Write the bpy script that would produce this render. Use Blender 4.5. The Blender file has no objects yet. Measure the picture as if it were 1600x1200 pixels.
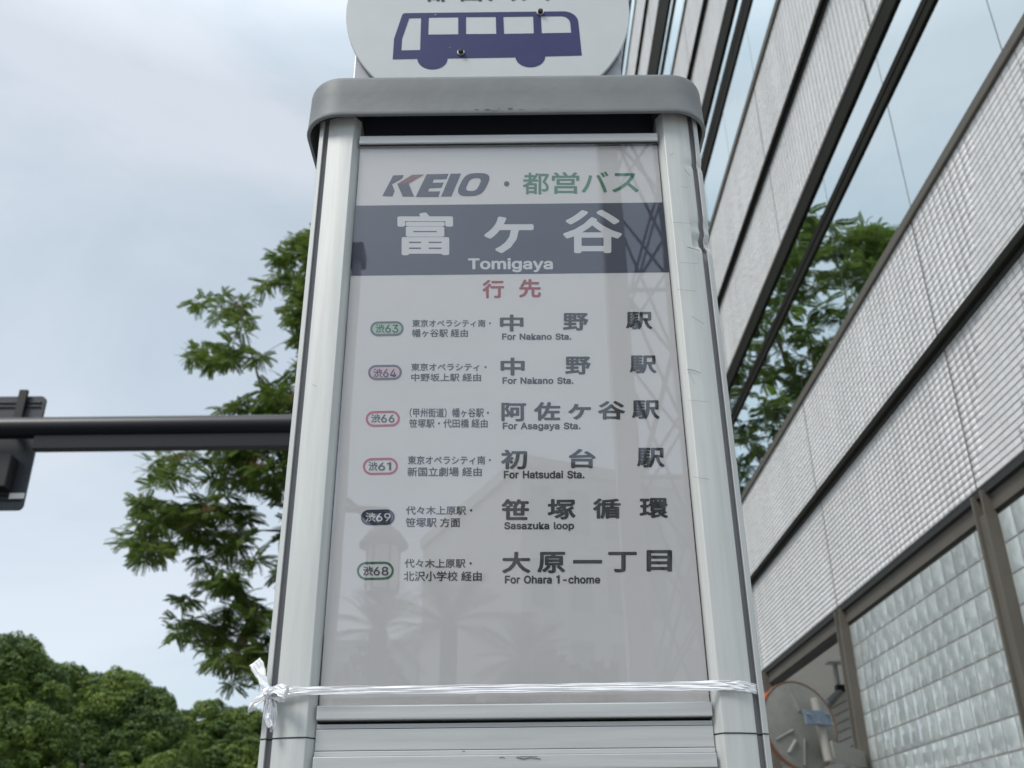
import bpy, bmesh, math, random
import numpy as np
from mathutils import Vector, Matrix, Euler
random.seed(7); RNG = np.random.default_rng(11)
R = math.radians
sc = bpy.context.scene
COL = sc.collection
PI = math.pi

# ------------------------------------------------------------------ camera
CZ = 1.55                                   # eye height, metres
FPX = 1551.0                                # focal length in pixels of a 1600 px wide frame
PITCH = math.atan(FPX/3123.0); ROLL = math.atan(33/3123.0)
cd = bpy.data.cameras.new('camera'); cam = bpy.data.objects.new('camera', cd); COL.objects.link(cam)
sc.camera = cam
cd.sensor_width = 36; cd.lens = FPX/1600*36; cd.clip_start = 0.02; cd.clip_end = 3000
cam.location = (0, 0, CZ)
cam.rotation_euler = (Matrix.Rotation(PI/2+PITCH, 3, 'X') @ Matrix.Rotation(-ROLL, 3, 'Z')).to_euler()
cd.dof.use_dof = True; cd.dof.focus_distance = 1.04; cd.dof.aperture_fstop = 12.0

def ray(px, py):
    """direction of a point of the photograph (1600x1200), world axes, from the camera"""
    u, v = px-800, 600-py
    c, s = math.cos(ROLL), math.sin(ROLL)
    x, y = u*c+v*s, -u*s+v*c
    return Vector((x, FPX*math.cos(PITCH)-y*math.sin(PITCH), FPX*math.sin(PITCH)+y*math.cos(PITCH)))
def on_y(px, py, Y):
    d = ray(px, py); t = Y/d.y
    return d.x*t, d.z*t+CZ                  # x, z on the vertical plane y = Y
def project(p):
    q = Vector(p)-Vector((0, 0, CZ)); c, s = math.cos(PITCH), math.sin(PITCH)
    dz = q.y*c+q.z*s; yy = -q.y*s+q.z*c; xx = q.x
    cr, sr = math.cos(ROLL), math.sin(ROLL)
    u = (xx*cr-yy*sr)/dz*FPX; v = (xx*sr+yy*cr)/dz*FPX
    return 800+u, 600-v, dz

# ------------------------------------------------------------------ world, sun, exposure
w = bpy.data.worlds.new("World"); sc.world = w; w.use_nodes = True
nt = w.node_tree; nt.nodes.clear(); N = nt.nodes.new; Lk = nt.links.new
out = N('ShaderNodeOutputWorld'); add = N('ShaderNodeAddShader')
sky = N('ShaderNodeTexSky'); sky.sky_type = 'NISHITA'; sky.sun_disc = False
SUN_EL, SUN_AZ = R(52), R(230)              # soft light from behind and left of the camera
sky.sun_elevation = SUN_EL; sky.sun_rotation = SUN_AZ
b1 = N('ShaderNodeBackground'); b1.inputs[1].default_value = 0.05
Lk(sky.outputs[0], b1.inputs[0])
tc = N('ShaderNodeTexCoord'); sep = N('ShaderNodeSeparateXYZ'); Lk(tc.outputs['Generated'], sep.inputs[0])
mp = N('ShaderNodeMapping'); mp.inputs['Scale'].default_value = (1.0, 1.0, 1.5); mp.inputs['Location'].default_value = (.3, .1, .45)
Lk(tc.outputs['Generated'], mp.inputs[0])
nz = N('ShaderNodeTexNoise'); nz.inputs['Scale'].default_value = 2.1; nz.inputs['Detail'].default_value = 7; nz.inputs['Roughness'].default_value = .56; nz.inputs['Distortion'].default_value = .5
Lk(mp.outputs[0], nz.inputs['Vector'])
cr = N('ShaderNodeValToRGB'); e = cr.color_ramp.elements
e[0].position = .34; e[0].color = (.490, .560, .610, 1)
e[1].position = .64; e[1].color = (.745, .775, .790, 1)
m1 = e.new(.48); m1.color = (.600, .660, .690, 1)
Lk(nz.outputs['Fac'], cr.inputs[0])
# overcast: the cloud layer gets brighter towards the zenith
mr = N('ShaderNodeMapRange'); mr.inputs[1].default_value = .66; mr.inputs[2].default_value = 1.0; mr.inputs[3].default_value = 0.71; mr.inputs[4].default_value = 2.4
Lk(sep.outputs['Z'], mr.inputs[0])
b2 = N('ShaderNodeBackground'); Lk(cr.outputs[0], b2.inputs[0]); Lk(mr.outputs[0], b2.inputs[1])
Lk(b1.outputs[0], add.inputs[0]); Lk(b2.outputs[0], add.inputs[1]); Lk(add.outputs[0], out.inputs[0])

sd = bpy.data.lights.new('sun', 'SUN'); sun = bpy.data.objects.new('sun', sd); COL.objects.link(sun)
sd.energy = 2.2; sd.angle = R(18); sd.color = (1, .96, .90)
sdir = Vector((math.sin(SUN_AZ)*math.cos(SUN_EL), math.cos(SUN_AZ)*math.cos(SUN_EL), math.sin(SUN_EL)))
sun.rotation_euler = sdir.to_track_quat('Z', 'Y').to_euler(); sun.location = (0, 0, 60)
sc.view_settings.view_transform = 'Standard'; sc.view_settings.look = 'None'
sc.view_settings.exposure = 0.22; sc.view_settings.gamma = 1; sc.view_settings.use_curve_mapping = False
sc.cycles.max_bounces = 8; sc.cycles.transparent_max_bounces = 12

# ------------------------------------------------------------------ helpers
def new_obj(name, me, mat=None, parent=None):
    o = bpy.data.objects.new(name, me); COL.objects.link(o)
    if mat is not None and me is not None and not me.materials: me.materials.append(mat)
    if parent is not None: o.parent = parent
    return o
def thing(name, label, cat, loc=(0, 0, 0), group=None):
    o = bpy.data.objects.new(name, None); COL.objects.link(o); o.location = loc; o.empty_display_size = .2
    o['label'] = label; o['category'] = cat
    if group: o['group'] = group
    return o
def part(name, bm_or_me, mat, parent, smooth=False, label=None, kind=None):
    """links a mesh built in world coordinates under a thing (whose origin is at its base)"""
    if isinstance(bm_or_me, bmesh.types.BMesh):
        me = bpy.data.meshes.new(name); bm_or_me.to_mesh(me); bm_or_me.free()
    else: me = bm_or_me
    if smooth:
        me.polygons.foreach_set('use_smooth', [True]*len(me.polygons))
        if len(me.polygons) < 20000: me.set_sharp_from_angle(angle=R(38))
    o = new_obj(name, me, mat, parent)
    if parent is not None:
        root = parent; off = Vector((0, 0, 0))
        while root is not None: off += Vector(root.location); root = root.parent
        o.location = -off
    if label: o['label'] = label
    if kind: o['kind'] = kind
    return o
def B(): return bmesh.new()
def box(bm, x0, x1, y0, y1, z0, z1, bevel=0):
    v = [bm.verts.new(p) for p in ((x0,y0,z0),(x1,y0,z0),(x1,y1,z0),(x0,y1,z0),(x0,y0,z1),(x1,y0,z1),(x1,y1,z1),(x0,y1,z1))]
    fs = [bm.faces.new([v[i] for i in q]) for q in ((3,2,1,0),(4,5,6,7),(0,1,5,4),(1,2,6,5),(2,3,7,6),(3,0,4,7))]
    if bevel:
        es = list({e for f in fs for e in f.edges})
        bmesh.ops.bevel(bm, geom=es, offset=bevel, segments=2, affect='EDGES', profile=.6)
    return bm
def tube(bm, pts, rad, n=12, cap=True):
    pts = [Vector(p) for p in pts]
    if not isinstance(rad, (list, tuple)): rad = [rad]*len(pts)
    rings = []; up = None
    for i, p in enumerate(pts):
        d = (pts[min(i+1, len(pts)-1)]-pts[max(i-1, 0)]).normalized()
        if up is None:
            up = Vector((0, 0, 1)) if abs(d.z) < .9 else Vector((1, 0, 0))
        a = d.cross(up).normalized(); b = a.cross(d).normalized(); up = b
        rings.append([bm.verts.new(p+(a*math.cos(t)+b*math.sin(t))*rad[i]) for t in [2*PI*k/n for k in range(n)]])
    for r0, r1 in zip(rings, rings[1:]):
        for k in range(n): bm.faces.new((r0[k], r0[(k+1) % n], r1[(k+1) % n], r1[k]))
    if cap:
        bm.faces.new(rings[0][::-1]); bm.faces.new(rings[-1])
    return bm
def prism_xy(bm, prof, z0, z1, nz=1, warp=None, cap=True):
    """closed outline in plan, extruded upwards"""
    rings = []
    for k in range(nz+1):
        z = z0+(z1-z0)*k/nz
        rings.append([bm.verts.new(((warp(x, y, z)) if warp else (x, y))+(z,)) for x, y in prof])
    n = len(prof)
    for a, b in zip(rings, rings[1:]):
        for k in range(n): bm.faces.new((a[k], a[(k+1) % n], b[(k+1) % n], b[k]))
    if cap: bm.faces.new(rings[0][::-1]); bm.faces.new(rings[-1])
    bmesh.ops.recalc_face_normals(bm, faces=bm.faces)
    return bm
def me_from(name, verts, faces):
    me = bpy.data.meshes.new(name); me.from_pydata(verts, [], faces); me.update(); return me
def fast_mesh(name, V, F):
    """V (n,3) array, F (m,4) array"""
    me = bpy.data.meshes.new(name); V = np.asarray(V, dtype=np.float32); F = np.asarray(F, dtype=np.int32)
    me.vertices.add(len(V)); me.vertices.foreach_set('co', V.ravel())
    k = F.shape[1]
    me.loops.add(F.size); me.loops.foreach_set('vertex_index', F.ravel())
    me.polygons.add(len(F)); me.polygons.foreach_set('loop_start', np.arange(len(F), dtype=np.int32)*k)
    me.update(calc_edges=True); return me
def outline_mesh(name, loops, Y):
    """flat print: outer outline and holes, (x, z) lists on plane y = Y"""
    bm = B(); es = []
    for lp in loops:
        vs = [bm.verts.new((x, Y, z)) for x, z in lp]
        es += [bm.edges.new((vs[i], vs[(i+1) % len(vs)])) for i in range(len(vs))]
    bmesh.ops.triangle_fill(bm, use_beauty=True, use_dissolve=False, edges=es)
    for f in bm.faces:
        f.normal_update()
        if f.normal.y > 0: f.normal_flip()
    me = bpy.data.meshes.new(name); bm.to_mesh(me); bm.free(); return me

# ------------------------------------------------------------------ materials
MATS = {}
def mat(name, col, rough=.5, metal=0., spec=.5, coat=0., var=0., var_scale=8., stretch=(1, 1, 1), bump=0., bump_scale=40., coords='Object', island=0., objrand=0., trans=0., coat_ior=1.5, col2=None):
    if name in MATS: return MATS[name]
    m = bpy.data.materials.new(name); m.use_nodes = True; t = m.node_tree; n = t.nodes; l = t.links
    p = n['Principled BSDF']; p.inputs['Base Color'].default_value = (*col, 1)
    p.inputs['Roughness'].default_value = rough; p.inputs['Metallic'].default_value = metal
    p.inputs['Specular IOR Level'].default_value = spec; p.inputs['Coat Weight'].default_value = coat; p.inputs['Coat Roughness'].default_value = .02; p.inputs['Coat IOR'].default_value = coat_ior
    p.inputs['Transmission Weight'].default_value = trans
    tcn = n.new('ShaderNodeTexCoord'); mpn = n.new('ShaderNodeMapping'); mpn.inputs['Scale'].default_value = stretch
    l.new(tcn.outputs[coords], mpn.inputs[0])
    src = None
    if var or island or objrand or col2:
        hsv = n.new('ShaderNodeMix'); hsv.data_type = 'RGBA'; hsv.blend_type = 'MIX'
        k = 1-max(var, .0001)
        c2 = col2 if col2 else tuple(c*k for c in col)
        hsv.inputs[6].default_value = (*col, 1); hsv.inputs[7].default_value = (*c2, 1)
        tx = n.new('ShaderNodeTexNoise'); tx.inputs['Scale'].default_value = var_scale; tx.inputs['Detail'].default_value = 8; tx.inputs['Roughness'].default_value = .62
        l.new(mpn.outputs[0], tx.inputs['Vector'])
        rmp = n.new('ShaderNodeMapRange'); rmp.inputs[1].default_value = .32; rmp.inputs[2].default_value = .68
        l.new(tx.outputs['Fac'], rmp.inputs[0]); l.new(rmp.outputs[0], hsv.inputs[0])
        src = hsv.outputs[2]
        for amt, kind in ((island, 'g'), (objrand, 'o')):
            if amt:
                g = n.new('ShaderNodeNewGeometry') if kind == 'g' else n.new('ShaderNodeObjectInfo')
                mm = n.new('ShaderNodeMapRange'); mm.inputs[3].default_value = 1-amt; mm.inputs[4].default_value = 1+amt
                l.new(g.outputs['Random Per Island' if kind == 'g' else 'Random'], mm.inputs[0])
                hv = n.new('ShaderNodeHueSaturation'); l.new(src, hv.inputs['Color']); l.new(mm.outputs[0], hv.inputs['Value']); src = hv.outputs[0]
        l.new(src, p.inputs['Base Color'])
    if bump:
        bt = n.new('ShaderNodeTexNoise'); bt.inputs['Scale'].default_value = bump_scale; bt.inputs['Detail'].default_value = 5
        l.new(mpn.outputs[0], bt.inputs['Vector'])
        bn = n.new('ShaderNodeBump'); bn.inputs['Strength'].default_value = bump; bn.inputs['Distance'].default_value = .02
        l.new(bt.outputs['Fac'], bn.inputs['Height']); l.new(bn.outputs[0], p.inputs['Normal'])
    MATS[name] = m; return m
def glass_pane_mat(name, ior, tint, thru, coated=None, wave=None):
    """clear sheet: mirror part by Fresnel, the rest passes through"""
    m = bpy.data.materials.new(name); m.use_nodes = True; t = m.node_tree; n = t.nodes; l = t.links; n.clear()
    o = n.new('ShaderNodeOutputMaterial'); mx = n.new('ShaderNodeMixShader'); tr = n.new('ShaderNodeBsdfTransparent'); gl = n.new('ShaderNodeBsdfGlossy')
    tr.inputs[0].default_value = (*thru, 1); gl.inputs[0].default_value = (*tint, 1); gl.inputs['Roughness'].default_value = 0.0
    fr = n.new('ShaderNodeFresnel'); ge = n.new('ShaderNodeNewGeometry'); mm = n.new('ShaderNodeMix')
    mm.inputs[2].default_value = ior; mm.inputs[3].default_value = 1/ior
    l.new(ge.outputs['Backfacing'], mm.inputs[0]); l.new(mm.outputs[0], fr.inputs[0]); l.new(fr.outputs[0], mx.inputs[0])
    if wave:
        tn = n.new('ShaderNodeTexNoise'); tn.inputs['Scale'].default_value = wave[0]; tn.inputs['Detail'].default_value = 1; cc = n.new('ShaderNodeTexCoord'); l.new(cc.outputs['Object'], tn.inputs['Vector'])
        bp = n.new('ShaderNodeBump'); bp.inputs['Distance'].default_value = wave[1]; bp.inputs['Strength'].default_value = 1; l.new(tn.outputs['Fac'], bp.inputs['Height']); l.new(bp.outputs[0], gl.inputs['Normal'])
    if coated:                              # sun-control coating: strong mirror part at every angle
        lw = n.new('ShaderNodeLayerWeight'); lw.inputs[0].default_value = .5; rm = n.new('ShaderNodeMapRange'); rm.inputs[3].default_value = coated[0]; rm.inputs[4].default_value = coated[1]
        l.new(lw.outputs['Facing'], rm.inputs[0]); l.new(rm.outputs[0], mx.inputs[0])
    l.new(tr.outputs[0], mx.inputs[1]); l.new(gl.outputs[0], mx.inputs[2]); l.new(mx.outputs[0], o.inputs[0])
    return m

def leaf_mat(name, stops, rough=.5, transl=.35):
    m = bpy.data.materials.new(name); m.use_nodes = True; t = m.node_tree; n = t.nodes; l = t.links
    p = n['Principled BSDF']; p.inputs['Roughness'].default_value = rough; p.inputs['Specular IOR Level'].default_value = .35
    g = n.new('ShaderNodeNewGeometry'); tcn = n.new('ShaderNodeTexCoord'); tx = n.new('ShaderNodeTexNoise'); tx.inputs['Scale'].default_value = .55; tx.inputs['Detail'].default_value = 3
    l.new(tcn.outputs['Object'], tx.inputs['Vector'])
    ma = n.new('ShaderNodeMath'); ma.operation = 'MULTIPLY_ADD'; ma.inputs[1].default_value = .35
    l.new(g.outputs['Random Per Island'], ma.inputs[0]); 
    mb = n.new('ShaderNodeMath'); mb.operation = 'MULTIPLY_ADD'; mb.inputs[1].default_value = 1.5; mb.inputs[2].default_value = -.42
    l.new(tx.outputs['Fac'], mb.inputs[0]); l.new(mb.outputs[0], ma.inputs[2])
    r = n.new('ShaderNodeValToRGB'); el = r.color_ramp.elements
    el[0].position = stops[0][0]; el[0].color = (*stops[0][1], 1); el[1].position = stops[-1][0]; el[1].color = (*stops[-1][1], 1)
    for pos, c in stops[1:-1]:
        q = el.new(pos); q.color = (*c, 1)
    l.new(ma.outputs[0], r.inputs[0]); l.new(r.outputs[0], p.inputs['Base Color'])
    tr = n.new('ShaderNodeBsdfTranslucent'); l.new(r.outputs[0], tr.inputs[0])
    mx = n.new('ShaderNodeMixShader'); mx.inputs[0].default_value = transl
    l.new(p.outputs[0], mx.inputs[1]); l.new(tr.outputs[0], mx.inputs[2]); l.new(mx.outputs[0], n['Material Output'].inputs[0])
    return m

M_asphalt = mat('asphalt', (.055, .055, .058), .9, var=.3, var_scale=3, bump=.4, bump_scale=60)
M_paving = mat('paving', (.36, .35, .33), .85, var=.2, var_scale=1.5, objrand=.08)
M_kerb = mat('kerb_concrete', (.33, .32, .31), .85, var=.2)
M_soil = mat('far_ground', (.16, .17, .13), .95, var=.3, var_scale=.02)
M_tile = mat('glazed_tile', (.70, .695, .69), .42, var=.16, var_scale=1.3, stretch=(1, 2.2, .45), island=.035, objrand=.03)
M_tile2 = mat('glazed_tile_single', (.70, .695, .69), .42, var=.10, var_scale=2, objrand=.05)
M_grout = mat('grout', (.29, .285, .27), .9, var=.1)
M_bronze = mat('bronze_trim', (.018, .018, .014), .8, spec=.10, var=.25, var_scale=3)
M_steel = mat('taupe_steel', (.115, .105, .088), .6, spec=.3, var=.15, var_scale=4)
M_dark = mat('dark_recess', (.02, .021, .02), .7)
M_plaster = mat('white_plaster', (.82, .81, .78), .8, var=.08, var_scale=3)
M_siding = mat('grey_siding', (.36, .36, .345), .6, var=.12, var_scale=5, objrand=.05)
M_interior = mat('interior', (.30, .30, .28), .9)
M_curtain = mat('curtain', (.62, .63, .58), .9, var=.15, var_scale=6, stretch=(1, 6, .4))
M_alu = mat('satin_aluminium', (.565, .58, .57), .55, metal=.22, var=.10, var_scale=9, stretch=(14, 14, .7), bump=.02, bump_scale=30, col2=(.49, .505, .495))
M_alu_h = mat('brushed_aluminium', (.60, .615, .61), .42, metal=.35, var=.10, var_scale=9, stretch=(.8, 8, 26), col2=(.50, .51, .52))
M_groove = mat('groove_grey', (.36, .365, .375), .5, metal=.1, var=.1)
M_black = mat('black_gasket', (.012, .012, .013), .6)
M_cap = mat('grey_hood_paint', (.185, .197, .20), .55, spec=.3, var=.16, var_scale=14, bump=.03, bump_scale=90)
M_hood_shadow = mat('hood_shadow', (.035, .038, .05), .5)  # near-black colour stands in for the shade under the hood
M_ribbon = mat('white_plastic_ribbon', (.88, .89, .92), .28, spec=.7, var=.12, var_scale=60)
M_blackpaint = mat('black_paint', (.010, .010, .014), .40, spec=.35, var=.2, var_scale=3)
M_galv2 = mat('mast_paint', (.2, .2, .2), .7)
M_galv = mat('grey_steel', (.30, .31, .33), .45, metal=.5, var=.2, var_scale=5)
M_orange = mat('orange_plastic', (.75, .16, .04), .45)
M_beige = mat('beige_paint', (.30, .29, .26), .55, var=.15, var_scale=12)
M_mirrorback = mat('mirror_back', (.21, .21, .195), .5, var=.25, var_scale=7, bump=.05, bump_scale=12)
M_bluegrey = mat('blue_grey_bracket', (.14, .19, .25), .5, var=.25, var_scale=30)
M_white = mat('white_paint', (.72, .72, .70), .45)
M_bark = mat('bark', (.10, .085, .07), .9, var=.4, var_scale=10, bump=.6, bump_scale=20)
M_winglass = glass_pane_mat('window_glass', 1.5, (.91, 1.0, 1.0), (.62, .70, .68), (.70, 1.0), wave=(.9, .006))
M_signglass = glass_pane_mat('sign_glass', 1.70, (1, 1, 1), (.985, .985, .98), wave=(7, .00012))

# ================================================================== SETTING
def sheet(name, x0, x1, y0, y1, z, m):
    me = me_from(name, [(x0,y0,z),(x1,y0,z),(x1,y1,z),(x0,y1,z)], [(0,1,2,3)]); o = new_obj(name, me, m); o['kind'] = 'structure'; return o
sheet('ground', -900, 900, -900, 900, -.16, M_soil)
sheet('road', -16, -1.75, -120, 160, -.146, M_asphalt)
W = 3.15                                     # distance from the eye to the building's face
pv = B(); box(pv, -1.6, 14, -120, 160, -.15, -.012)
p_ = bpy.data.meshes.new('pavement'); pv.to_mesh(p_); pv.free(); pav = new_obj('pavement', p_, M_grout); pav['kind'] = 'structure'
kb = B(); box(kb, -1.75, -1.604, -120, 160, -.15, 0.0, .01)
p_ = bpy.data.meshes.new('kerb'); kb.to_mesh(p_); kb.free(); kerb = new_obj('kerb', p_, M_kerb); kerb['kind'] = 'structure'
# paving slabs round the stop
V = []; F = []
for i in range(-5, 11):
    for j in range(-8, 16):
        x0, y0 = i*.3, j*.3; a = .004; k = len(V)
        V += [(x0+a,y0+a,0),(x0+.3-a,y0+a,0),(x0+.3-a,y0+.3-a,0),(x0+a,y0+.3-a,0),(x0+a,y0+a,-.011),(x0+.3-a,y0+a,-.011),(x0+.3-a,y0+.3-a,-.011),(x0+a,y0+.3-a,-.011)]
        F += [(k,k+1,k+2,k+3),(k,k+4,k+5,k+1),(k+1,k+5,k+6,k+2),(k+2,k+6,k+7,k+3),(k+3,k+7,k+4,k)]
o = new_obj('paving_slabs', fast_mesh('paving_slabs', V, F), M_paving, pav); o['kind'] = 'stuff'
mk = B(); box(mk, -7.0, -4.4, 14, 150, -.145, .004, .012)
p_ = bpy.data.meshes.new('planted_median'); mk.to_mesh(p_); mk.free(); med = new_obj('planted_median', p_, M_kerb); med['kind'] = 'structure'
mk = B(); box(mk, -6.85, -4.55, 14.15, 149.85, .0045, .03)
p_ = bpy.data.meshes.new('soil_bed'); mk.to_mesh(p_); mk.free(); o = new_obj('soil_bed', p_, M_soil, med); o['kind'] = 'stuff'
# white lane lines on the road
lm = B()
for k in range(-20, 30): box(lm, -10.6, -10.45, k*5, k*5+3, -.142, -.140)
box(lm, -2.2, -2.08, -100, 150, -.142, -.140)
p_ = bpy.data.meshes.new('road_marking'); lm.to_mesh(p_); lm.free(); o = new_obj('road_marking', p_, M_white); o['kind'] = 'structure'

# ================================================================== BUILDING
Z = lambda r: r*W+CZ
M_grout2 = mat('joint_sealant', (.13, .125, .115), .8)
GX = W+.020                                   # outer face of the window glass
Y0, Y1 = .99*W, .99*W+1.05*W*7               # near and far ends of the facade
bay = 1.05*W
bld = thing('office_building', 'tall office building at the right faced in pale ribbed tiles with ribbon windows', 'building', (W+4, Y0+8, 0))
T_BANDS = [(.745, 1.098, .03), (1.12, 1.452, 0.), (2.095, 2.462, .03), (2.486, 2.868, 0.), (3.575, 3.952, .03), (3.976, 4.368, 0.), (5.19, 5.618, .03), (5.642, 6.092, 0.), (6.9, 7.55, 0.)]
rowp, colp = .0496, bay/33
def tile_geo(x, y0, z0, wd, ht, n0=0):
    d = .0045; c = .0035; b = .0015
    V = [(x,y0,z0),(x,y0+wd,z0),(x,y0+wd,z0+ht),(x,y0,z0+ht),
         (x-d,y0+b,z0+c),(x-d,y0+wd-b,z0+c),(x-d,y0+wd-b,z0+ht-b),(x-d,y0+b,z0+ht-b)]
    F = [(4,7,6,5),(0,4,5,1),(1,5,6,2),(2,6,7,3),(3,7,4,0)]
    return V, [tuple(i+n0 for i in f) for f in F]
tw, th_ = colp-.0075, rowp-.0070
v1, f1 = tile_geo(0, 0, 0, tw, th_)
single_me = me_from('tile', v1, f1); single_me.materials.append(M_tile2)
# every tile position, band by band
cand = []; rest = {}
for bi, (za, zb, xin) in enumerate(T_BANDS):
    zlo, zhi = Z(za), Z(zb); n = int((zhi-zlo)/rowp)
    p = (zhi-zlo)/n
    for bay_i in range(7):
        for r in range(n):
            for c in range(33):
                y = Y0+bay_i*bay+c*colp+.003+(.003 if c == 0 else 0); z = zlo+r*p+.0045
                rest.setdefault((bi, bay_i), []).append((W+xin, y, z))
                if bi < 2 and bay_i < 2: cand.append((bi, bay_i, len(rest[(bi, bay_i)])-1, W+xin, y, z))
scored = []
for bi, by, k, x, y, z in cand:
    px, py, dz = project((x, y, z))
    if 1100 < px < 1605 and -5 < py < 1205:
        if px > 1560 and py > 850: continue
        scored.append((1/dz, bi, by, k, x, y, z))
scored.sort(reverse=True); picked = scored[:300]
pk = {(b, q, k) for _, b, q, k, *_ in picked}
for _, bi, by, k, x, y, z in picked:
    o = new_obj('tile', single_me, None, bld); o.location = Vector((x, y, z))-bld.location
tv = np.array(v1, dtype=np.float32); tf = np.array(f1, dtype=np.int32)
for (bi, by), lst in rest.items():
    P = np.array([q for k, q in enumerate(lst) if (bi, by, k) not in pk], dtype=np.float32)
    jit = RNG.uniform(-.0012, .0012, (len(P), 1, 3)).astype(np.float32); jit[..., 2] = 0
    V = (P[:, None, :]+tv[None]+jit).reshape(-1, 3)
    F = (tf[None]+8*np.arange(len(P), dtype=np.int32)[:, None, None]).reshape(-1, 4)
    part('tile_panel', fast_mesh('tile_panel', V, F), M_tile, bld, kind='stuff')
# backing wall behind the tiles
for za, zb, xin in T_BANDS:
    part('wall', box(B(), W+xin+.002, W+xin+.16, Y0, Y1, Z(za), Z(zb)), M_grout, bld)
# vertical movement joints
for za, zb, xin in T_BANDS[:8]:
    for k in range(1, 7):
        y = Y0+k*bay
        part('movement_joint', box(B(), W+xin-.006, W+xin+.001, y-.009, y+.009, Z(za)+.004, Z(zb)-.004), M_grout2, bld)
# dark flashings: at the tile split, sills, heads
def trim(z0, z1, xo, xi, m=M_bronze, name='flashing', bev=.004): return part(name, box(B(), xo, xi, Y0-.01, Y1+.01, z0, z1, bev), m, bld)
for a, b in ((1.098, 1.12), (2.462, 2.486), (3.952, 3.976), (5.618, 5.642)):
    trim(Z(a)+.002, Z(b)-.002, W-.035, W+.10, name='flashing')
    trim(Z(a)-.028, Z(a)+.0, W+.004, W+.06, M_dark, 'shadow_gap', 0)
for a, b in ((1.452, 1.478), (2.868, 2.90), (4.368, 4.40), (6.092, 6.12)):
    trim(Z(a)+.002, Z(b), W-.03, W+.16, M_steel, 'sill')
for a, b in ((2.012, 2.095), (3.442, 3.575), (4.86, 5.19), (6.62, 6.9)):
    trim(Z(a)+.0, Z(b)-.004, W-.004, W+.0185, M_bronze, 'window_head')
    trim(Z(b)-.06, Z(b)-.02, W-.012, W-.005, M_steel, 'drip_rail')
    trim(Z(a)+.1, Z(b)-.004, W+.0215, W+.2, M_dark, 'window_head')
M_seal = mat('window_seal', (.06, .065, .065), .6)
WIN = [(1.478, 1.835, 1.895, 2.012), (2.90, 3.225, 3.355, 3.442), (4.40, 4.70, 4.76, 4.86), (6.12, 6.40, 6.50, 6.62)]
for za, t0, t1, zb in WIN:
    # the transom: two square tubes with a slot between
    zm = (Z(t0)+Z(t1))/2; h = (Z(t1)-Z(t0))/2
    part('transom', box(B(), W+.001, W+.12, Y0, Y1, Z(t0)+.002, zm-.012, .004), M_bronze, bld)
    part('transom', box(B(), W+.003, W+.12, Y0, Y1, zm+.012, Z(t1)-.002, .004), M_bronze, bld)
    part('transom_slot', box(B(), W+.022, W+.1, Y0+.01, Y1-.01, zm-.0115, zm+.0115), M_dark, bld)
    for k in range(14):
        y = Y0+k*bay/2
        wn = part('window', box(B(), W+.019, W+.025, y-.004, y+.004, Z(za), Z(t0)), M_seal, bld)
        part('window_seal', box(B(), W+.019, W+.025, y-.004, y+.004, Z(t1), Z(zb)), M_seal, wn)
        for (q0, q1) in ((Z(za)+.001, Z(t0)+.001), (Z(t1)-.001, Z(zb)+.02)):
            tl = RNG.uniform(-.0012, .0012)
            bm = B(); x = GX
            vv = [bm.verts.new(c) for c in ((x, y+.005, q0), (x, y+bay/2-.005, q0), (x+tl, y+bay/2-.005, q1), (x+tl, y+.005, q1))]
            bm.faces.new((vv[0], vv[3], vv[2], vv[1]))
            part('pane', bm, M_winglass, wn)
# floors, back wall, end walls, roof
for za in (.80, 1.30, 2.75, 4.25, 5.98, 7.45):
    part('floor_slab', box(B(), W+.19, W+7.8, Y0+.1, Y1-.1, Z(za)-.25, Z(za)), M_interior, bld)
part('back_wall', box(B(), W+7.81, W+8, Y0, Y1, 0, Z(7.55)), M_plaster, bld)
part('end_wall', box(B(), W+.2, W+7.8, Y0-.0, Y0+.09, Z(.745), Z(7.55)), M_plaster, bld)
part('end_wall', box(B(), W+.2, W+7.8, Y1-.09, Y1, 0, Z(7.55)), M_plaster, bld)
part('end_wall', box(B(), W+.2, W+7.8, Y0+.1, Y0+.18, 0, Z(.745)-.2), M_plaster, bld)
part('coping', box(B(), W-.05, W+8.05, Y0-.05, Y1+.05, Z(7.55)+.002, Z(7.55)+.12, .01), M_steel, bld)
# curtains hanging behind the first rows of glass
def curtain(y0, y1, z0, z1, x):
    V = []; n = 60
    for i in range(n+1):
        t = i/n; xx = x+.035*math.sin(t*58+y0)+.012*math.sin(t*131)
        V += [(xx, y0+(y1-y0)*t, z0), (xx, y0+(y1-y0)*t, z1)]
    part('curtain', me_from('curtain', V, [(2*i, 2*i+2, 2*i+3, 2*i+1) for i in range(n)]), M_curtain, bld, smooth=True)
for fl, (za, t0, t1, zb) in enumerate(WIN[:3]):
    for y0, y1 in (((5.55, 6.25), (8.1, 9.2), (11.2, 12.0), (14.2, 15.6)) if fl == 0 else ((6.4, 7.2), (10.5, 11.8), (16, 17.5))):
        curtain(y0, y1, Z(za), Z(zb)+.1, W+.28)
# steel beam under the tiles
part('beam', box(B(), W+.035, W+.2, Y0, Y1, Z(.745)-.055, Z(.745)-.004), M_dark, bld)
part('beam', box(B(), W+.07, W+.2, Y0, Y1, Z(.745)-.175, Z(.745)-.057, .003), M_steel, bld)
part('beam_gap', box(B(), W+.09, W+.2, Y0, Y1, Z(.745)-.2, Z(.745)-.177), M_dark, bld)
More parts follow.
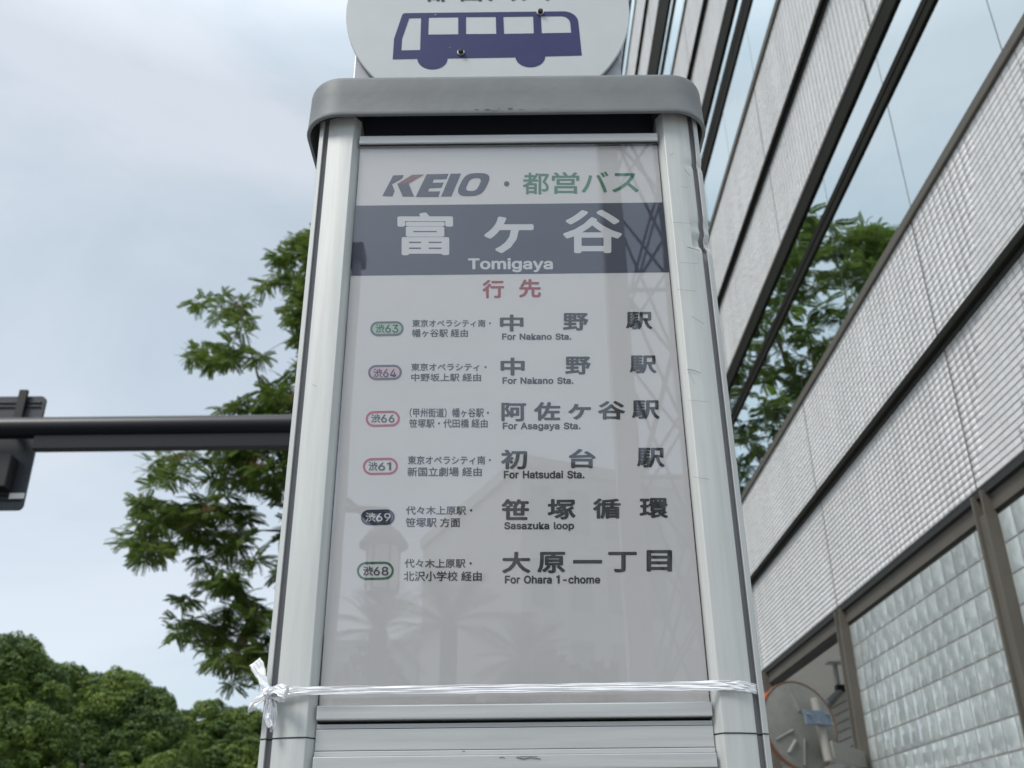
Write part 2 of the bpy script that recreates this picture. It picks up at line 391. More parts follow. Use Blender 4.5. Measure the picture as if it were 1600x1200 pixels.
# mullions
for k in range(0, 7):
    y = Y0+k*bay+.02
    if k == 0: y += .1
    part('mullion', box(B(), W+.006, W+.10, y-.10, y-.075, 0, Z(.745)-.03, .003), M_steel, bld)
    part('mullion', box(B(), W+.006, W+.10, y+.045, y+.07, 0, Z(.745)-.03, .003), M_steel, bld)
    part('mullion', box(B(), W+.03, W+.05, y-.074, y+.044, 0, Z(.745)-.18, .0), M_steel, bld)
# glass block panels (bays 0 and 1), the rest closed by siding further on
M_block = bpy.data.materials.new('glass_block'); M_block.use_nodes = True
t = M_block.node_tree; n_ = t.nodes; l_ = t.links; p_ = n_['Principled BSDF']
p_.inputs['Roughness'].default_value = .10; p_.inputs['Coat Weight'].default_value = .6
oi = n_.new('ShaderNodeObjectInfo'); tcn = n_.new('ShaderNodeTexCoord'); vad = n_.new('ShaderNodeVectorMath'); vad.operation = 'ADD'
l_.new(tcn.outputs['Object'], vad.inputs[0]); cmb = n_.new('ShaderNodeCombineXYZ'); mu = n_.new('ShaderNodeMath'); mu.operation = 'MULTIPLY'; mu.inputs[1].default_value = 37
l_.new(oi.outputs['Random'], mu.inputs[0]); l_.new(mu.outputs[0], cmb.inputs[0]); l_.new(cmb.outputs[0], vad.inputs[1])
tx = n_.new('ShaderNodeTexNoise'); tx.inputs['Scale'].default_value = 11; tx.inputs['Detail'].default_value = 2; l_.new(vad.outputs[0], tx.inputs['Vector'])
rp = n_.new('ShaderNodeValToRGB'); rp.color_ramp.elements[0].position = .35; rp.color_ramp.elements[0].color = (.37, .41, .405, 1); rp.color_ramp.elements[1].position = .80; rp.color_ramp.elements[1].color = (.50, .54, .535, 1)
l_.new(tx.outputs['Fac'], rp.inputs[0]); hv = n_.new('ShaderNodeHueSaturation'); mm = n_.new('ShaderNodeMapRange'); mm.inputs[3].default_value = .88; mm.inputs[4].default_value = 1.12
l_.new(oi.outputs['Random'], mm.inputs[0]); l_.new(mm.outputs[0], hv.inputs['Value']); l_.new(rp.outputs[0], hv.inputs['Color']); l_.new(hv.outputs[0], p_.inputs['Base Color'])
bn = n_.new('ShaderNodeBump'); bn.inputs['Strength'].default_value = .16; bn.inputs['Distance'].default_value = .03; l_.new(tx.outputs['Fac'], bn.inputs['Height']); l_.new(bn.outputs[0], p_.inputs['Normal'])
bs = .206
gb = B(); box(gb, 0, .003, .008, bs-.010, .006, bs-.008, .0012); gb_me = bpy.data.meshes.new('glass_block'); gb.to_mesh(gb_me); gb.free(); gb_me.materials.append(M_block)
gb_me.polygons.foreach_set('use_smooth', [True]*len(gb_me.polygons))
ztop = Z(.745)-.205
for bi_, (ya, yb) in enumerate(((Y0+.2, Y0+bay-.075), (Y0+bay+.095, Y0+2*bay-.075))):
    panel = part('glass_block_panel', box(B(), W+.0885, W+.14, ya-.02, yb+.02, 0, ztop), M_grout, bld)
    ncol = round((yb-ya)/bs); wd = (yb-ya)/ncol; fill = B()
    for r in range(int(ztop/bs)):
        for c in range(ncol):
            z = ztop-(r+1)*bs; y = ya+c*wd
            pr = project((W+.09, y+.1, z+.1))
            if pr[0] < 1640 and pr[1] < 1250:
                o = new_obj('glass_block', gb_me, None, panel); o.location = (W+.085, y, z); o.location -= panel.location+bld.location
                o.scale = (1, wd/bs, 1); o.rotation_euler = (0, RNG.uniform(-.004, .004), RNG.uniform(-.004, .004))
            else: box(fill, W+.085, W+.088, y+.006, y+wd-.006, z+.005, z+bs-.006)
    o = part('glass_block', fill, M_block, panel, kind='stuff')
# recessed entrance behind the third bay onward
SX = 4.42
part('ceiling', box(B(), W+.21, SX+.3, Y0+2*bay+.1, Y1-.1, Z(.745)-.16, Z(.745)-.08), M_plaster, bld)
part('side_wall', box(B(), W+.2, SX+.2, Y0+2*bay-.05, Y0+2*bay+.0, 0, Z(.745)-.2), M_plaster, bld)
zc = Z(.745)-.165; k = 0
while zc-.001 > .05:
    h = .115; part('siding_board', box(B(), SX+RNG.uniform(0, .004), SX+.03, Y0+2*bay+.1, Y1-.1, max(zc-h+.012, .01), zc, .004), M_siding, bld); zc -= h; k += 1
part('siding_backing', box(B(), SX+.035, SX+.1, Y0+2*bay+.1, Y1-.1, 0, Z(.745)-.17), M_dark, bld)
dp = B(); tube(dp, [(W+.06, Y0+2*bay+.13, 0), (W+.06, Y0+2*bay+.13, Z(.745)-.18)], .022); part('downpipe', dp, M_galv, bld, smooth=True)

# ------------------------------------------------------------------ security camera under the entrance ceiling
zc_ = Z(.745)-.161
x_, y_ = 3.70, 11.75
sc_t = thing('security_camera', 'small grey security camera on a ceiling bracket inside the recessed entrance', 'camera', (x_, y_, zc_))
bm = B(); box(bm, x_-.09, x_+.09, y_-.07, y_+.07, zc_-.012, zc_-.001, .003); part('base_plate', bm, M_groove, sc_t)
bm = B(); tube(bm, [(x_, y_, zc_-.012), (x_, y_, zc_-.27)], .028); part('bracket', bm, M_groove, sc_t, smooth=True)
bm = B(); box(bm, x_-.03, x_+.10, y_-.05, y_+.05, zc_-.33, zc_-.25, .01); part('joint', bm, M_blackpaint, sc_t)
bm = B(); tube(bm, [(x_+.05, y_, zc_-.29), (x_-.12, y_-.06, zc_-.43), (x_-.27, y_-.1, zc_-.55)], [.035, .048, .045], 16); part('housing', bm, M_galv, sc_t, smooth=True)
bm = B(); tube(bm, [(x_-.271, y_-.1, zc_-.551), (x_-.33, y_-.12, zc_-.60)], [.04, .035], 16); part('lens_hood', bm, M_blackpaint, sc_t, smooth=True)

# ------------------------------------------------------------------ convex traffic mirror seen from behind
d_ = ray(1251, 1133); my = 8.9; t_ = my/d_.y; mc = Vector((d_.x*t_, my, d_.z*t_+CZ))
mir = thing('traffic_mirror', 'round traffic mirror seen from behind, with orange hood, on an arm from the building', 'traffic mirror', (W, Y0+2*bay-.04, mc.z-.3))
Rr = .42; MS = .88
yaw = R(22); rotm = Matrix.Translation(mc) @ Matrix.Rotation(yaw, 4, 'Z') @ Matrix.Rotation(R(-6), 4, 'X') @ Matrix.Scale(MS, 4)
def disc_shell(prof, n=48):
    bm = B(); rings = []
    for r, y in prof:
        rings.append([bm.verts.new((r*math.cos(2*PI*k/n), y, r*math.sin(2*PI*k/n))) for k in range(n)] if r > 1e-5 else [bm.verts.new((0, y, 0))])
    for a, b in zip(rings, rings[1:]):
        for k in range(n):
            if len(a) == 1: bm.faces.new((a[0], b[k], b[(k+1) % n]))
            elif len(b) == 1: bm.faces.new((a[k], b[0], a[(k+1) % n]))
            else: bm.faces.new((a[k], b[k], b[(k+1) % n], a[(k+1) % n]))
    bmesh.ops.recalc_face_normals(bm, faces=bm.faces); return bm
bm = disc_shell([(0, -.045), (.1, -.044), (.25, -.032), (.38, -.008), (.415, .0), (.415, .012)]); bm.transform(rotm); part('back_shell', bm, M_mirrorback, mir, smooth=True)
bm = disc_shell([(.414, -.006), (.424, -.006), (.424, .05), (.414, .05), (.414, -.006)]); bm.transform(rotm); part('rim', bm, mat('rim_brown', (.16, .07, .035), .5), mir, smooth=True)
bm = disc_shell([(0, .09), (.2, .07), (.41, .02)]); bm.transform(rotm); part('mirror_face', bm, mat('mirror', (.8, .8, .8), .03, metal=1), mir, smooth=True)
hood = B(); n = 30                                            # visor over the top half
ra = [hood.verts.new((.43*math.cos(a), 0.0, .43*math.sin(a))) for a in [R(135+55*k/n) for k in range(n+1)]]
rb = [hood.verts.new((.44*math.cos(a), .20, .44*math.sin(a))) for a in [R(135+55*k/n) for k in range(n+1)]]
for k in range(n): hood.faces.new((ra[k], ra[k+1], rb[k+1], rb[k]))
bmesh.ops.solidify(hood, geom=hood.faces[:], thickness=.004); hood.transform(rotm); part('hood', hood, M_orange, mir, smooth=False)
for a, r0, r1 in ((100, .12, .37), (262, .14, .38), (205, .15, .36), (335, .2, .37), (232, .2, .34)):
    bm = B(); tube(bm, [(r0*math.cos(R(a)), -.05+.03*r0, r0*math.sin(R(a))), (r1*math.cos(R(a)), -.012, r1*math.sin(R(a)))], .014 if a != 232 else .024, 8); bm.transform(rotm); part('rib', bm, M_mirrorback, mir)
bm = B(); box(bm, -.10, .19, -.225, -.198, -.05, .09, .008); bm.transform(rotm); part('clamp_plate', bm, M_bluegrey, mir)
for a in ((-.1, .05), (.12, .055), (.0, -.03), (.16, -.04)):
    bm = B(); tube(bm, [(a[0]+.03, -.245, a[1]), (a[0]+.03, -.22, a[1])], .014, 6); bm.transform(rotm); part('bolt', bm, M_galv, mir)
lo = rotm @ Vector((.12, -.155, -.36)); hi = rotm @ Vector((.10, -.155, .22))
bm = B(); tube(bm, [lo, hi], .038, 16); part('mounting_pipe', bm, M_beige, mir, smooth=True)
ap = rotm @ Vector((.14, -.155, -.26)); ye = Y0+2*bay-.03
bm = B(); dd = Vector((W+.03, ye, ap.z))-ap; L = dd.length; box(bm, 0, L, -.045, .045, -.07, .07, .004)
bm.transform(Matrix.Translation(ap) @ dd.to_track_quat('X', 'Z').to_matrix().to_4x4()); part('support_arm', bm, M_beige, mir)
GLYPHS = """
-|453|337 244 337 188 114 188 114 244|2,0,3 2,1,0
.|188|95 -4 78 -1 63 9 53 24 50 41 53 59 63 73 78 83 95 87 113 83 128 73 138 59 141 41 138 24 128 9 113 -1|7,9,8 6,9,7 6,10,9 5,10,6 5,11,10 4,11,5 4,12,11 3,12,4 3,13,12 2,13,3 2,14,13 1,14,2 1,15,14 0,15,1
1|453|76 0 76 55 391 55 391 0 276 509 276 0 212 0 212 448 209 448 86 358 86 427 198 509|10,4,11 10,8,4 8,7,4 7,5,4 10,9,8 6,5,7 0,2,1 0,3,2
3|453|218 -7 173 -3 133 10 98 30 70 57 52 91 44 132 109 132 115 107 126 87 144 71 165 59 191 52 219 50 248 53 275 61 297 74 315 93 325 116 329 145 326 172 316 196 299 217 275 234 242 244 201 248 157 248 157 299 288 448 288 452 70 452 70 509 372 509 372 461 211 278 211 289 264 288 308 276 344 253 371 222 387 186 393 145 387 103 370 66 344 36 309 12 266 -2|30,32,31 30,33,32 30,29,33 29,28,33 28,34,33 27,35,28 35,34,28 26,35,27 26,36,35 26,37,36 26,38,37 26,25,38 25,24,38 24,39,38 23,39,24 22,39,23 22,40,39 21,40,22 20,40,21 20,41,40 19,41,20 18,41,19 18,42,41 5,7,6 5,8,7 17,42,18 5,9,8 17,43,42 16,43,17 4,9,5 4,10,9 15,43,16 4,11,10 15,44,43 14,44,15 4,12,11 3,12,4 13,44,14 3,13,12 3,44,13 3,45,44 2,45,3 2,46,45 1,46,2 1,0,46
4|453|40 105 40 158 247 509 311 509 109 166 109 163 413 163 413 105 282 0 282 121 282 146 282 318 343 318 343 0|1,3,2 1,4,3 10,12,11 10,13,12 1,5,4 1,6,5 1,10,6 10,7,6 0,10,1 0,9,10 13,7,10 0,8,9 8,7,0 8,13,7
6|453|226 -7 182 -1 142 15 109 40 84 74 69 115 64 162 68 199 80 239 102 285 137 340 252 509 322 509 151 261 145 261 154 275 165 288 179 299 196 307 214 312 235 314 278 309 316 295 346 271 370 240 384 201 389 157 384 112 368 73 343 39 310 14 271 -2 226 48 254 52 279 63 299 79 314 101 324 128 327 157 324 187 314 213 299 235 279 251 254 262 226 265 198 262 174 252 153 235 138 214 128 188 125 158 128 128 138 102 153 79 174 63 198 52|10,12,11 10,16,12 16,13,12 9,16,10 19,21,20 18,21,19 18,22,21 17,22,18 16,22,17 16,23,22 9,15,16 13,44,16 44,23,16 8,15,9 8,14,15 44,43,23 43,24,23 13,45,44 13,46,45 42,24,43 8,13,14 8,46,13 8,47,46 41,24,42 41,25,24 7,47,8 7,48,47 40,25,41 7,49,48 39,25,40 39,26,25 6,49,7 6,50,49 38,26,39 5,50,6 5,51,50 37,26,38 37,27,26 5,52,51 36,27,37 4,52,5 36,28,27 4,53,52 35,28,36 4,54,53 34,28,35 3,54,4 34,29,28 3,55,54 33,29,34 32,29,33 3,32,55 3,29,32 2,29,3 2,30,29 1,30,2 1,31,30 0,31,1
8|453|226 -7 178 -2 136 11 101 33 74 62 57 96 52 135 55 166 65 195 81 220 101 241 125 256 153 265 153 267 119 282 93 308 76 342 70 380 75 417 90 450 114 477 146 498 184 511 226 516 269 511 306 498 337 477 361 450 377 417 382 380 376 342 359 308 333 282 300 267 300 265 327 256 351 241 372 220 387 195 397 166 401 135 395 96 378 62 352 33 317 11 275 -2 226 49 258 52 285 60 307 74 323 91 333 113 337 139 333 165 322 189 305 208 283 223 256 232 226 235 196 232 169 223 147 208 130 189 119 165 115 139 119 113 129 91 145 74 167 60 195 52 226 290 252 292 274 300 293 313 307 330 316 351 319 376 316 399 308 420 294 437 275 449 252 457 226 460 200 457 177 449 159 437 145 420 136 399 133 376 136 351 145 330 159 313 178 300 201 292|22,24,23 21,24,22 21,25,24 20,25,21 20,26,25 19,26,20 19,82,26 82,27,26 19,83,82 81,27,82 19,84,83 80,27,81 18,84,19 80,28,27 18,85,84 79,28,80 18,86,85 78,28,79 18,87,86 77,28,78 17,87,18 77,29,28 17,88,87 76,29,77 16,88,17 76,30,29 16,89,88 75,30,76 16,90,89 74,30,75 74,31,30 15,90,16 15,91,90 73,31,74 15,92,91 72,31,73 72,32,31 14,92,15 14,93,92 71,32,72 14,70,93 70,32,71 14,32,70 14,33,32 13,33,14 12,33,13 12,34,33 11,34,12 11,35,34 10,35,11 10,36,35 9,58,10 58,36,10 58,37,36 9,59,58 57,37,58 9,60,59 56,37,57 9,61,60 55,37,56 8,61,9 55,38,37 8,62,61 54,38,55 7,62,8 54,39,38 7,63,62 53,39,54 6,63,7 53,40,39 6,64,63 52,40,53 6,65,64 51,40,52 5,65,6 51,41,40 5,66,65 50,41,51 4,66,5 50,42,41 4,67,66 49,42,50 4,68,67 48,42,49 3,68,4 48,43,42 3,69,68 47,43,48 3,46,69 46,43,47 3,43,46 2,43,3 2,44,43 1,44,2 1,45,44 0,45,1
9|453|226 516 271 510 310 494 343 468 368 434 384 393 389 347 385 309 373 270 350 224 315 168 200 0 130 0 301 248 307 248 299 234 287 221 273 210 257 202 238 196 218 195 175 199 137 214 106 237 83 269 68 307 64 352 69 397 85 436 110 469 143 494 182 510 226 460 199 457 174 446 154 429 138 407 129 381 125 352 129 322 138 295 154 274 174 257 199 247 226 243 254 247 279 257 299 273 314 295 324 321 327 350 324 381 314 407 299 429 279 446 254 457|31,1,0 30,1,31 30,2,1 29,2,30 29,3,2 28,33,29 33,32,29 32,3,29 32,55,3 55,4,3 28,34,33 54,4,55 28,35,34 53,4,54 27,35,28 53,5,4 27,36,35 52,5,53 27,37,36 51,5,52 26,37,27 51,6,5 26,38,37 50,6,51 25,38,26 25,39,38 49,6,50 49,7,6 25,40,39 48,7,49 48,8,7 24,40,25 24,41,40 47,8,48 24,42,41 46,8,47 46,14,8 14,9,8 23,42,24 23,43,42 45,13,46 13,14,46 45,17,13 17,12,13 15,9,14 23,44,43 44,17,45 23,17,44 22,17,23 16,9,15 16,10,9 17,10,16 21,17,22 21,18,17 12,10,17 21,19,18 20,19,21 12,11,10
A|480|16 0 201 509 276 509 463 0 395 0 287 302 276 334 264 372 250 420 232 478 245 478 228 419 213 371 201 333 191 302 85 0 110 142 110 199 370 199 370 142|0,9,1 9,2,1 9,10,2 10,3,2 0,17,9 17,11,9 11,8,9 11,8,10 8,18,10 18,3,10 7,18,8 17,12,11 6,18,7 17,13,12 5,18,6 17,14,13 17,16,14 16,15,14 4,19,5 19,18,5 0,16,17 16,18,17 16,19,18 19,3,18 0,15,16 4,3,19
F|410|60 0 60 509 369 509 369 452 125 452 125 278 346 278 346 221 125 221 125 0|0,4,1 4,2,1 4,3,2 0,5,4 0,8,5 8,6,5 8,7,6 0,9,8
H|517|60 0 60 509 125 509 125 289 392 289 392 509 457 509 457 0 392 0 392 232 125 232 125 0|0,2,1 0,3,2 4,6,5 4,7,6 0,10,3 10,4,3 10,9,4 9,7,4 0,11,10 8,7,9
N|523|60 0 60 509 136 509 343 183 352 169 363 151 375 130 388 107 401 82 414 55 405 54 402 81 401 108 400 134 399 157 399 178 399 195 399 509 463 509 463 0 387 0 202 290 190 310 177 331 164 354 148 381 130 413 108 452 119 454 121 417 122 384 123 354 124 328 125 307 125 291 125 0|0,27,1 27,2,1 27,28,2 28,3,2 16,18,17 16,19,18 29,26,28 26,3,28 0,29,27 29,26,27 0,30,29 25,3,26 0,31,30 24,3,25 23,3,24 0,32,31 22,3,23 0,33,32 21,3,22 0,34,33 0,35,34 20,3,21 15,19,16 20,4,3 14,19,15 20,5,4 13,19,14 20,6,5 12,19,13 20,7,6 11,19,12 20,8,7 20,10,8 10,9,8 10,19,11 20,19,10
O|533|267 -7 205 1 150 25 105 63 70 115 48 179 40 254 48 329 70 393 105 445 150 484 205 508 267 516 329 508 384 484 429 445 464 393 486 329 493 254 486 179 464 115 429 63 384 25 329 1 267 53 310 59 349 76 383 105 408 144 425 194 430 254 425 314 408 365 383 404 349 433 310 450 267 456 223 450 184 433 151 404 125 364 109 314 103 254 109 194 125 144 151 105 184 76 223 59|11,13,12 10,13,11 10,14,13 9,14,10 9,36,14 36,15,14 9,37,36 35,15,36 34,15,35 9,38,37 8,38,9 34,16,15 33,16,34 8,39,38 32,16,33 8,40,39 7,40,8 32,17,16 31,17,32 7,41,40 6,41,7 31,18,17 30,18,31 6,42,41 5,42,6 5,43,42 29,18,30 29,19,18 5,44,43 28,19,29 4,44,5 28,20,19 4,45,44 27,20,28 3,45,4 27,21,20 3,46,45 26,21,27 3,47,46 25,21,26 25,22,21 2,47,3 2,24,47 24,22,25 2,22,24 1,22,2 1,23,22 0,23,1
S|447|224 -9 172 -4 128 9 91 31 64 60 46 96 38 137 104 137 110 110 123 88 142 71 166 59 194 52 224 49 257 52 286 60 311 74 329 92 341 114 346 139 342 161 332 179 316 193 296 205 272 214 245 222 184 239 128 260 86 289 60 326 52 372 58 413 75 448 102 476 138 498 180 511 227 516 275 511 316 498 351 476 377 449 394 415 401 378 337 378 326 412 302 437 267 453 225 459 194 456 167 448 145 435 129 418 118 398 115 376 119 352 131 334 148 319 169 308 191 300 212 293 264 279 287 272 312 264 336 252 359 238 379 220 395 198 405 171 408 139 403 99 386 64 360 34 323 11 278 -4|35,37,36 34,37,35 34,38,37 33,38,34 33,39,38 32,39,33 32,47,39 47,40,39 32,48,47 46,40,47 32,49,48 45,40,46 45,41,40 31,49,32 31,50,49 44,41,45 31,51,50 31,52,51 44,42,41 30,52,31 43,42,44 30,53,52 30,54,53 29,54,30 29,55,54 29,56,55 28,56,29 28,57,56 28,58,57 28,59,58 28,60,59 27,60,28 27,61,60 27,62,61 27,63,62 26,63,27 26,64,63 25,64,26 25,65,64 24,65,25 24,66,65 23,66,24 22,66,23 22,67,66 21,67,22 20,67,21 20,68,67 19,68,20 18,68,19 18,69,68 5,7,6 5,8,7 17,69,18 5,9,8 17,70,69 4,9,5 16,70,17 4,10,9 15,70,16 4,11,10 15,71,70 14,71,15 3,11,4 3,12,11 13,71,14 3,13,12 3,71,13 3,72,71 2,72,3 2,73,72 1,73,2 1,0,73
T|449|32 452 32 509 417 509 417 452 257 452 257 0 193 0 193 452|0,2,1 0,3,2 7,3,0 6,4,7 4,3,7 6,5,4
a|389|160 -9 126 -5 94 5 68 22 48 45 35 73 30 108 34 138 43 161 58 179 78 193 100 203 125 211 152 216 178 220 209 224 234 227 252 230 265 235 273 243 276 255 276 257 273 279 267 297 256 311 240 322 220 329 196 331 171 329 149 322 132 313 118 301 107 288 100 274 41 291 57 322 79 346 104 364 133 375 163 382 194 384 215 383 239 379 263 372 286 360 306 343 322 320 333 290 337 251 337 0 277 0 277 52 272 52 264 38 252 25 236 12 215 1 190 -6 170 45 202 49 228 59 248 74 263 93 272 115 276 138 276 190 270 186 259 182 246 179 231 176 216 173 200 171 186 169 175 168 154 164 134 159 117 150 103 139 95 124 92 105 94 87 102 72 114 61 130 52 149 47|39,41,40 39,42,41 38,42,39 38,43,42 37,43,38 37,44,43 36,44,37 36,45,44 35,45,36 35,27,45 27,46,45 35,28,27 26,46,27 35,29,28 25,46,26 35,30,29 34,30,35 24,46,25 24,47,46 34,31,30 23,47,24 34,32,31 22,47,23 33,32,34 22,48,47 21,48,22 20,48,21 19,48,20 19,49,48 18,49,19 17,65,18 65,49,18 16,65,17 15,65,16 14,65,15 13,65,14 12,65,13 11,65,12 10,65,11 9,65,10 9,66,65 64,49,65 9,67,66 9,68,67 8,68,9 8,69,68 8,70,69 8,71,70 8,72,71 8,73,72 8,74,73 8,75,74 7,75,8 7,76,75 7,77,76 7,78,77 63,49,64 6,78,7 6,79,78 62,49,63 5,79,6 5,80,79 61,51,62 51,49,62 5,81,80 60,51,61 4,81,5 4,82,81 4,83,82 59,52,60 52,51,60 4,84,83 59,53,52 50,49,51 58,53,59 4,58,84 4,53,58 3,53,4 3,54,53 3,55,54 2,55,3 2,56,55 1,56,2 1,57,56 0,57,1
c|396|207 -8 159 -2 117 16 82 46 56 85 40 133 34 187 40 243 56 291 82 330 117 360 159 378 207 384 234 383 260 377 284 368 305 356 324 341 340 322 353 301 362 277 303 262 298 276 290 289 281 301 270 311 257 319 242 325 226 329 207 330 173 325 145 310 124 287 108 258 99 224 96 187 99 151 108 117 124 89 145 66 173 51 207 46 226 48 243 52 258 58 271 66 282 76 292 89 299 102 304 117 363 102 354 78 341 56 325 37 306 21 285 9 261 -1 235 -6|11,13,12 11,14,13 10,14,11 10,15,14 10,16,15 9,16,10 9,17,16 9,29,17 29,18,17 8,30,9 30,29,9 28,18,29 27,18,28 8,31,30 26,18,27 26,19,18 25,19,26 24,19,25 8,32,31 23,19,24 23,20,19 7,32,8 22,20,23 7,33,32 22,21,20 7,34,33 6,34,7 6,35,34 5,35,6 5,36,35 5,37,36 4,37,5 4,38,37 48,50,49 48,51,50 47,51,48 46,51,47 4,39,38 3,39,4 46,52,51 45,52,46 44,52,45 3,40,39 43,52,44 43,53,52 42,53,43 3,41,40 41,53,42 3,53,41 2,53,3 2,54,53 2,55,54 1,55,2 1,56,55 1,57,56 0,57,1
d|424|195 -8 151 -2 111 16 79 45 55 84 39 133 34 189 39 245 55 293 79 332 112 361 151 378 196 384 228 381 253 373 272 360 287 346 298 331 306 319 311 319 311 509 372 509 372 0 313 0 313 59 307 59 298 46 287 31 272 17 252 4 227 -5 205 47 236 51 263 65 284 86 299 115 309 150 312 189 309 229 300 263 284 291 263 312 237 325 205 330 172 325 145 311 124 290 108 261 99 227 96 189 99 151 109 117 124 88 145 66 172 51|19,21,20 19,22,21 11,13,12 11,14,13 10,14,11 10,15,14 9,15,10 9,16,15 9,17,16 8,44,9 44,43,9 43,17,9 43,18,17 42,18,43 41,18,42 8,45,44 41,19,18 41,40,19 40,39,19 39,22,19 8,46,45 7,46,8 7,47,46 38,22,39 7,48,47 6,48,7 37,22,38 6,49,48 6,50,49 36,22,37 5,50,6 5,51,50 35,22,36 4,51,5 4,52,51 34,24,35 24,22,35 4,53,52 33,24,34 3,53,4 3,54,53 32,25,33 25,24,33 32,26,25 23,22,24 3,31,54 31,26,32 3,26,31 3,27,26 2,27,3 2,28,27 2,29,28 1,29,2 1,30,29 0,30,1
e|404|212 -8 161 -2 117 16 82 46 56 85 40 132 34 187 39 242 55 290 81 329 115 359 157 378 205 384 236 382 266 374 294 361 319 341 341 315 357 282 368 242 371 194 371 169 75 169 75 221 338 221 310 202 307 237 298 269 283 294 263 314 237 326 205 330 173 326 146 313 125 294 109 270 99 241 96 211 96 178 100 139 110 106 128 80 151 61 179 50 212 46 234 48 254 53 271 61 285 73 297 88 306 105 365 91 353 63 335 39 311 19 283 4 249 -5|11,13,12 11,14,13 10,14,11 10,15,14 10,16,15 9,16,10 9,31,16 31,17,16 9,32,31 30,17,31 8,32,9 29,17,30 8,33,32 29,18,17 28,18,29 8,34,33 27,18,28 8,35,34 7,35,8 27,19,18 7,36,35 26,19,27 26,24,19 24,20,19 6,23,7 23,36,7 23,37,36 25,24,26 6,22,23 37,24,23 37,20,24 38,20,37 38,21,20 5,22,6 39,21,38 5,21,22 5,39,21 5,40,39 4,40,5 4,41,40 49,51,50 49,52,51 48,52,49 3,41,4 3,42,41 47,52,48 47,53,52 3,43,42 46,53,47 45,53,46 3,44,43 44,53,45 3,53,44 2,53,3 2,54,53 2,55,54 1,55,2 1,56,55 0,56,1
g|425|207 -151 168 -148 134 -140 105 -127 82 -110 64 -91 51 -69 101 -41 110 -53 122 -66 136 -78 154 -88 178 -95 207 -97 249 -92 282 -75 304 -47 311 -6 311 68 306 68 298 56 287 41 272 28 252 16 227 8 195 5 152 10 113 27 80 53 55 90 39 136 34 191 39 246 55 293 80 332 112 361 152 378 196 384 228 382 253 373 273 360 288 346 299 331 308 319 313 319 313 379 372 379 372 -9 367 -54 350 -90 324 -117 291 -136 251 -147 205 59 237 63 264 75 285 95 300 121 309 154 312 193 309 231 300 264 285 291 264 312 237 325 205 330 172 325 145 312 124 290 109 262 99 229 96 193 99 155 109 123 124 96 145 76 172 63|36,38,37 36,39,38 44,46,45 44,47,46 35,39,36 35,40,39 34,40,35 34,41,40 34,42,41 33,66,34 66,65,34 65,42,34 65,43,42 64,43,65 63,43,64 33,67,66 63,44,43 63,62,44 62,61,44 61,60,44 60,47,44 33,68,67 32,68,33 32,69,68 32,70,69 31,70,32 59,47,60 31,71,70 31,72,71 58,47,59 30,72,31 30,73,72 57,47,58 29,73,30 29,74,73 56,18,57 18,47,57 29,75,74 55,18,56 28,75,29 28,76,75 54,19,55 19,18,55 54,20,19 17,47,18 28,53,76 53,20,54 28,20,53 28,21,20 27,21,28 27,22,21 27,23,22 26,23,27 26,24,23 25,24,26 16,47,17 16,48,47 6,8,7 15,48,16 6,9,8 15,49,48 6,10,9 5,10,6 14,49,15 5,11,10 5,12,11 14,50,49 4,12,5 13,50,14 4,13,12 4,50,13 3,50,4 3,51,50 2,51,3 2,52,51 1,52,2 1,0,52
h|410|114 227 114 0 53 0 53 509 114 509 114 287 102 287 124 332 152 362 187 379 227 384 264 380 295 369 321 349 341 321 353 285 357 240 357 0 296 0 296 235 290 275 273 304 246 323 210 329 184 326 161 317 141 303 126 283 117 257|2,4,3 2,6,4 6,5,4 9,11,10 9,12,11 8,12,9 8,13,12 7,13,8 7,23,13 23,14,13 6,25,7 25,24,7 24,23,7 22,14,23 21,14,22 21,15,14 6,26,25 20,15,21 6,27,26 2,28,6 28,27,6 20,16,15 19,16,20 2,0,28 19,17,16 18,17,19 2,1,0
i|167|84 443 67 446 54 455 44 468 41 483 44 499 54 512 67 521 84 524 100 521 114 512 123 499 126 483 123 468 114 455 100 446 53 0 53 379 114 379 114 0|16,18,17 16,19,18 7,9,8 6,9,7 6,10,9 5,10,6 5,11,10 4,11,5 4,12,11 3,12,4 3,13,12 2,13,3 2,14,13 1,14,2 1,15,14 0,15,1
k|381|110 137 110 212 121 212 284 379 360 379 184 199 177 199 53 0 53 509 114 509 114 0 294 0 148 186 191 229 372 0|7,9,8 7,1,9 1,10,9 2,4,3 2,13,4 13,5,4 2,12,13 5,14,13 7,0,1 10,2,1 10,12,2 0,5,6 0,14,5 10,11,12 7,14,0 10,14,7 11,14,10
l|189|139 -2 101 3 74 20 58 47 53 84 53 509 114 509 114 99 115 77 120 62 130 54 146 52 154 52 160 53 165 53 170 54 181 3 172 1 162 -1 151 -2|4,6,5 4,7,6 4,8,7 3,8,4 3,9,8 3,10,9 3,11,10 14,16,15 13,16,14 12,16,13 11,16,12 3,16,11 2,16,3 1,16,2 0,16,1 0,17,16 0,18,17 0,19,18
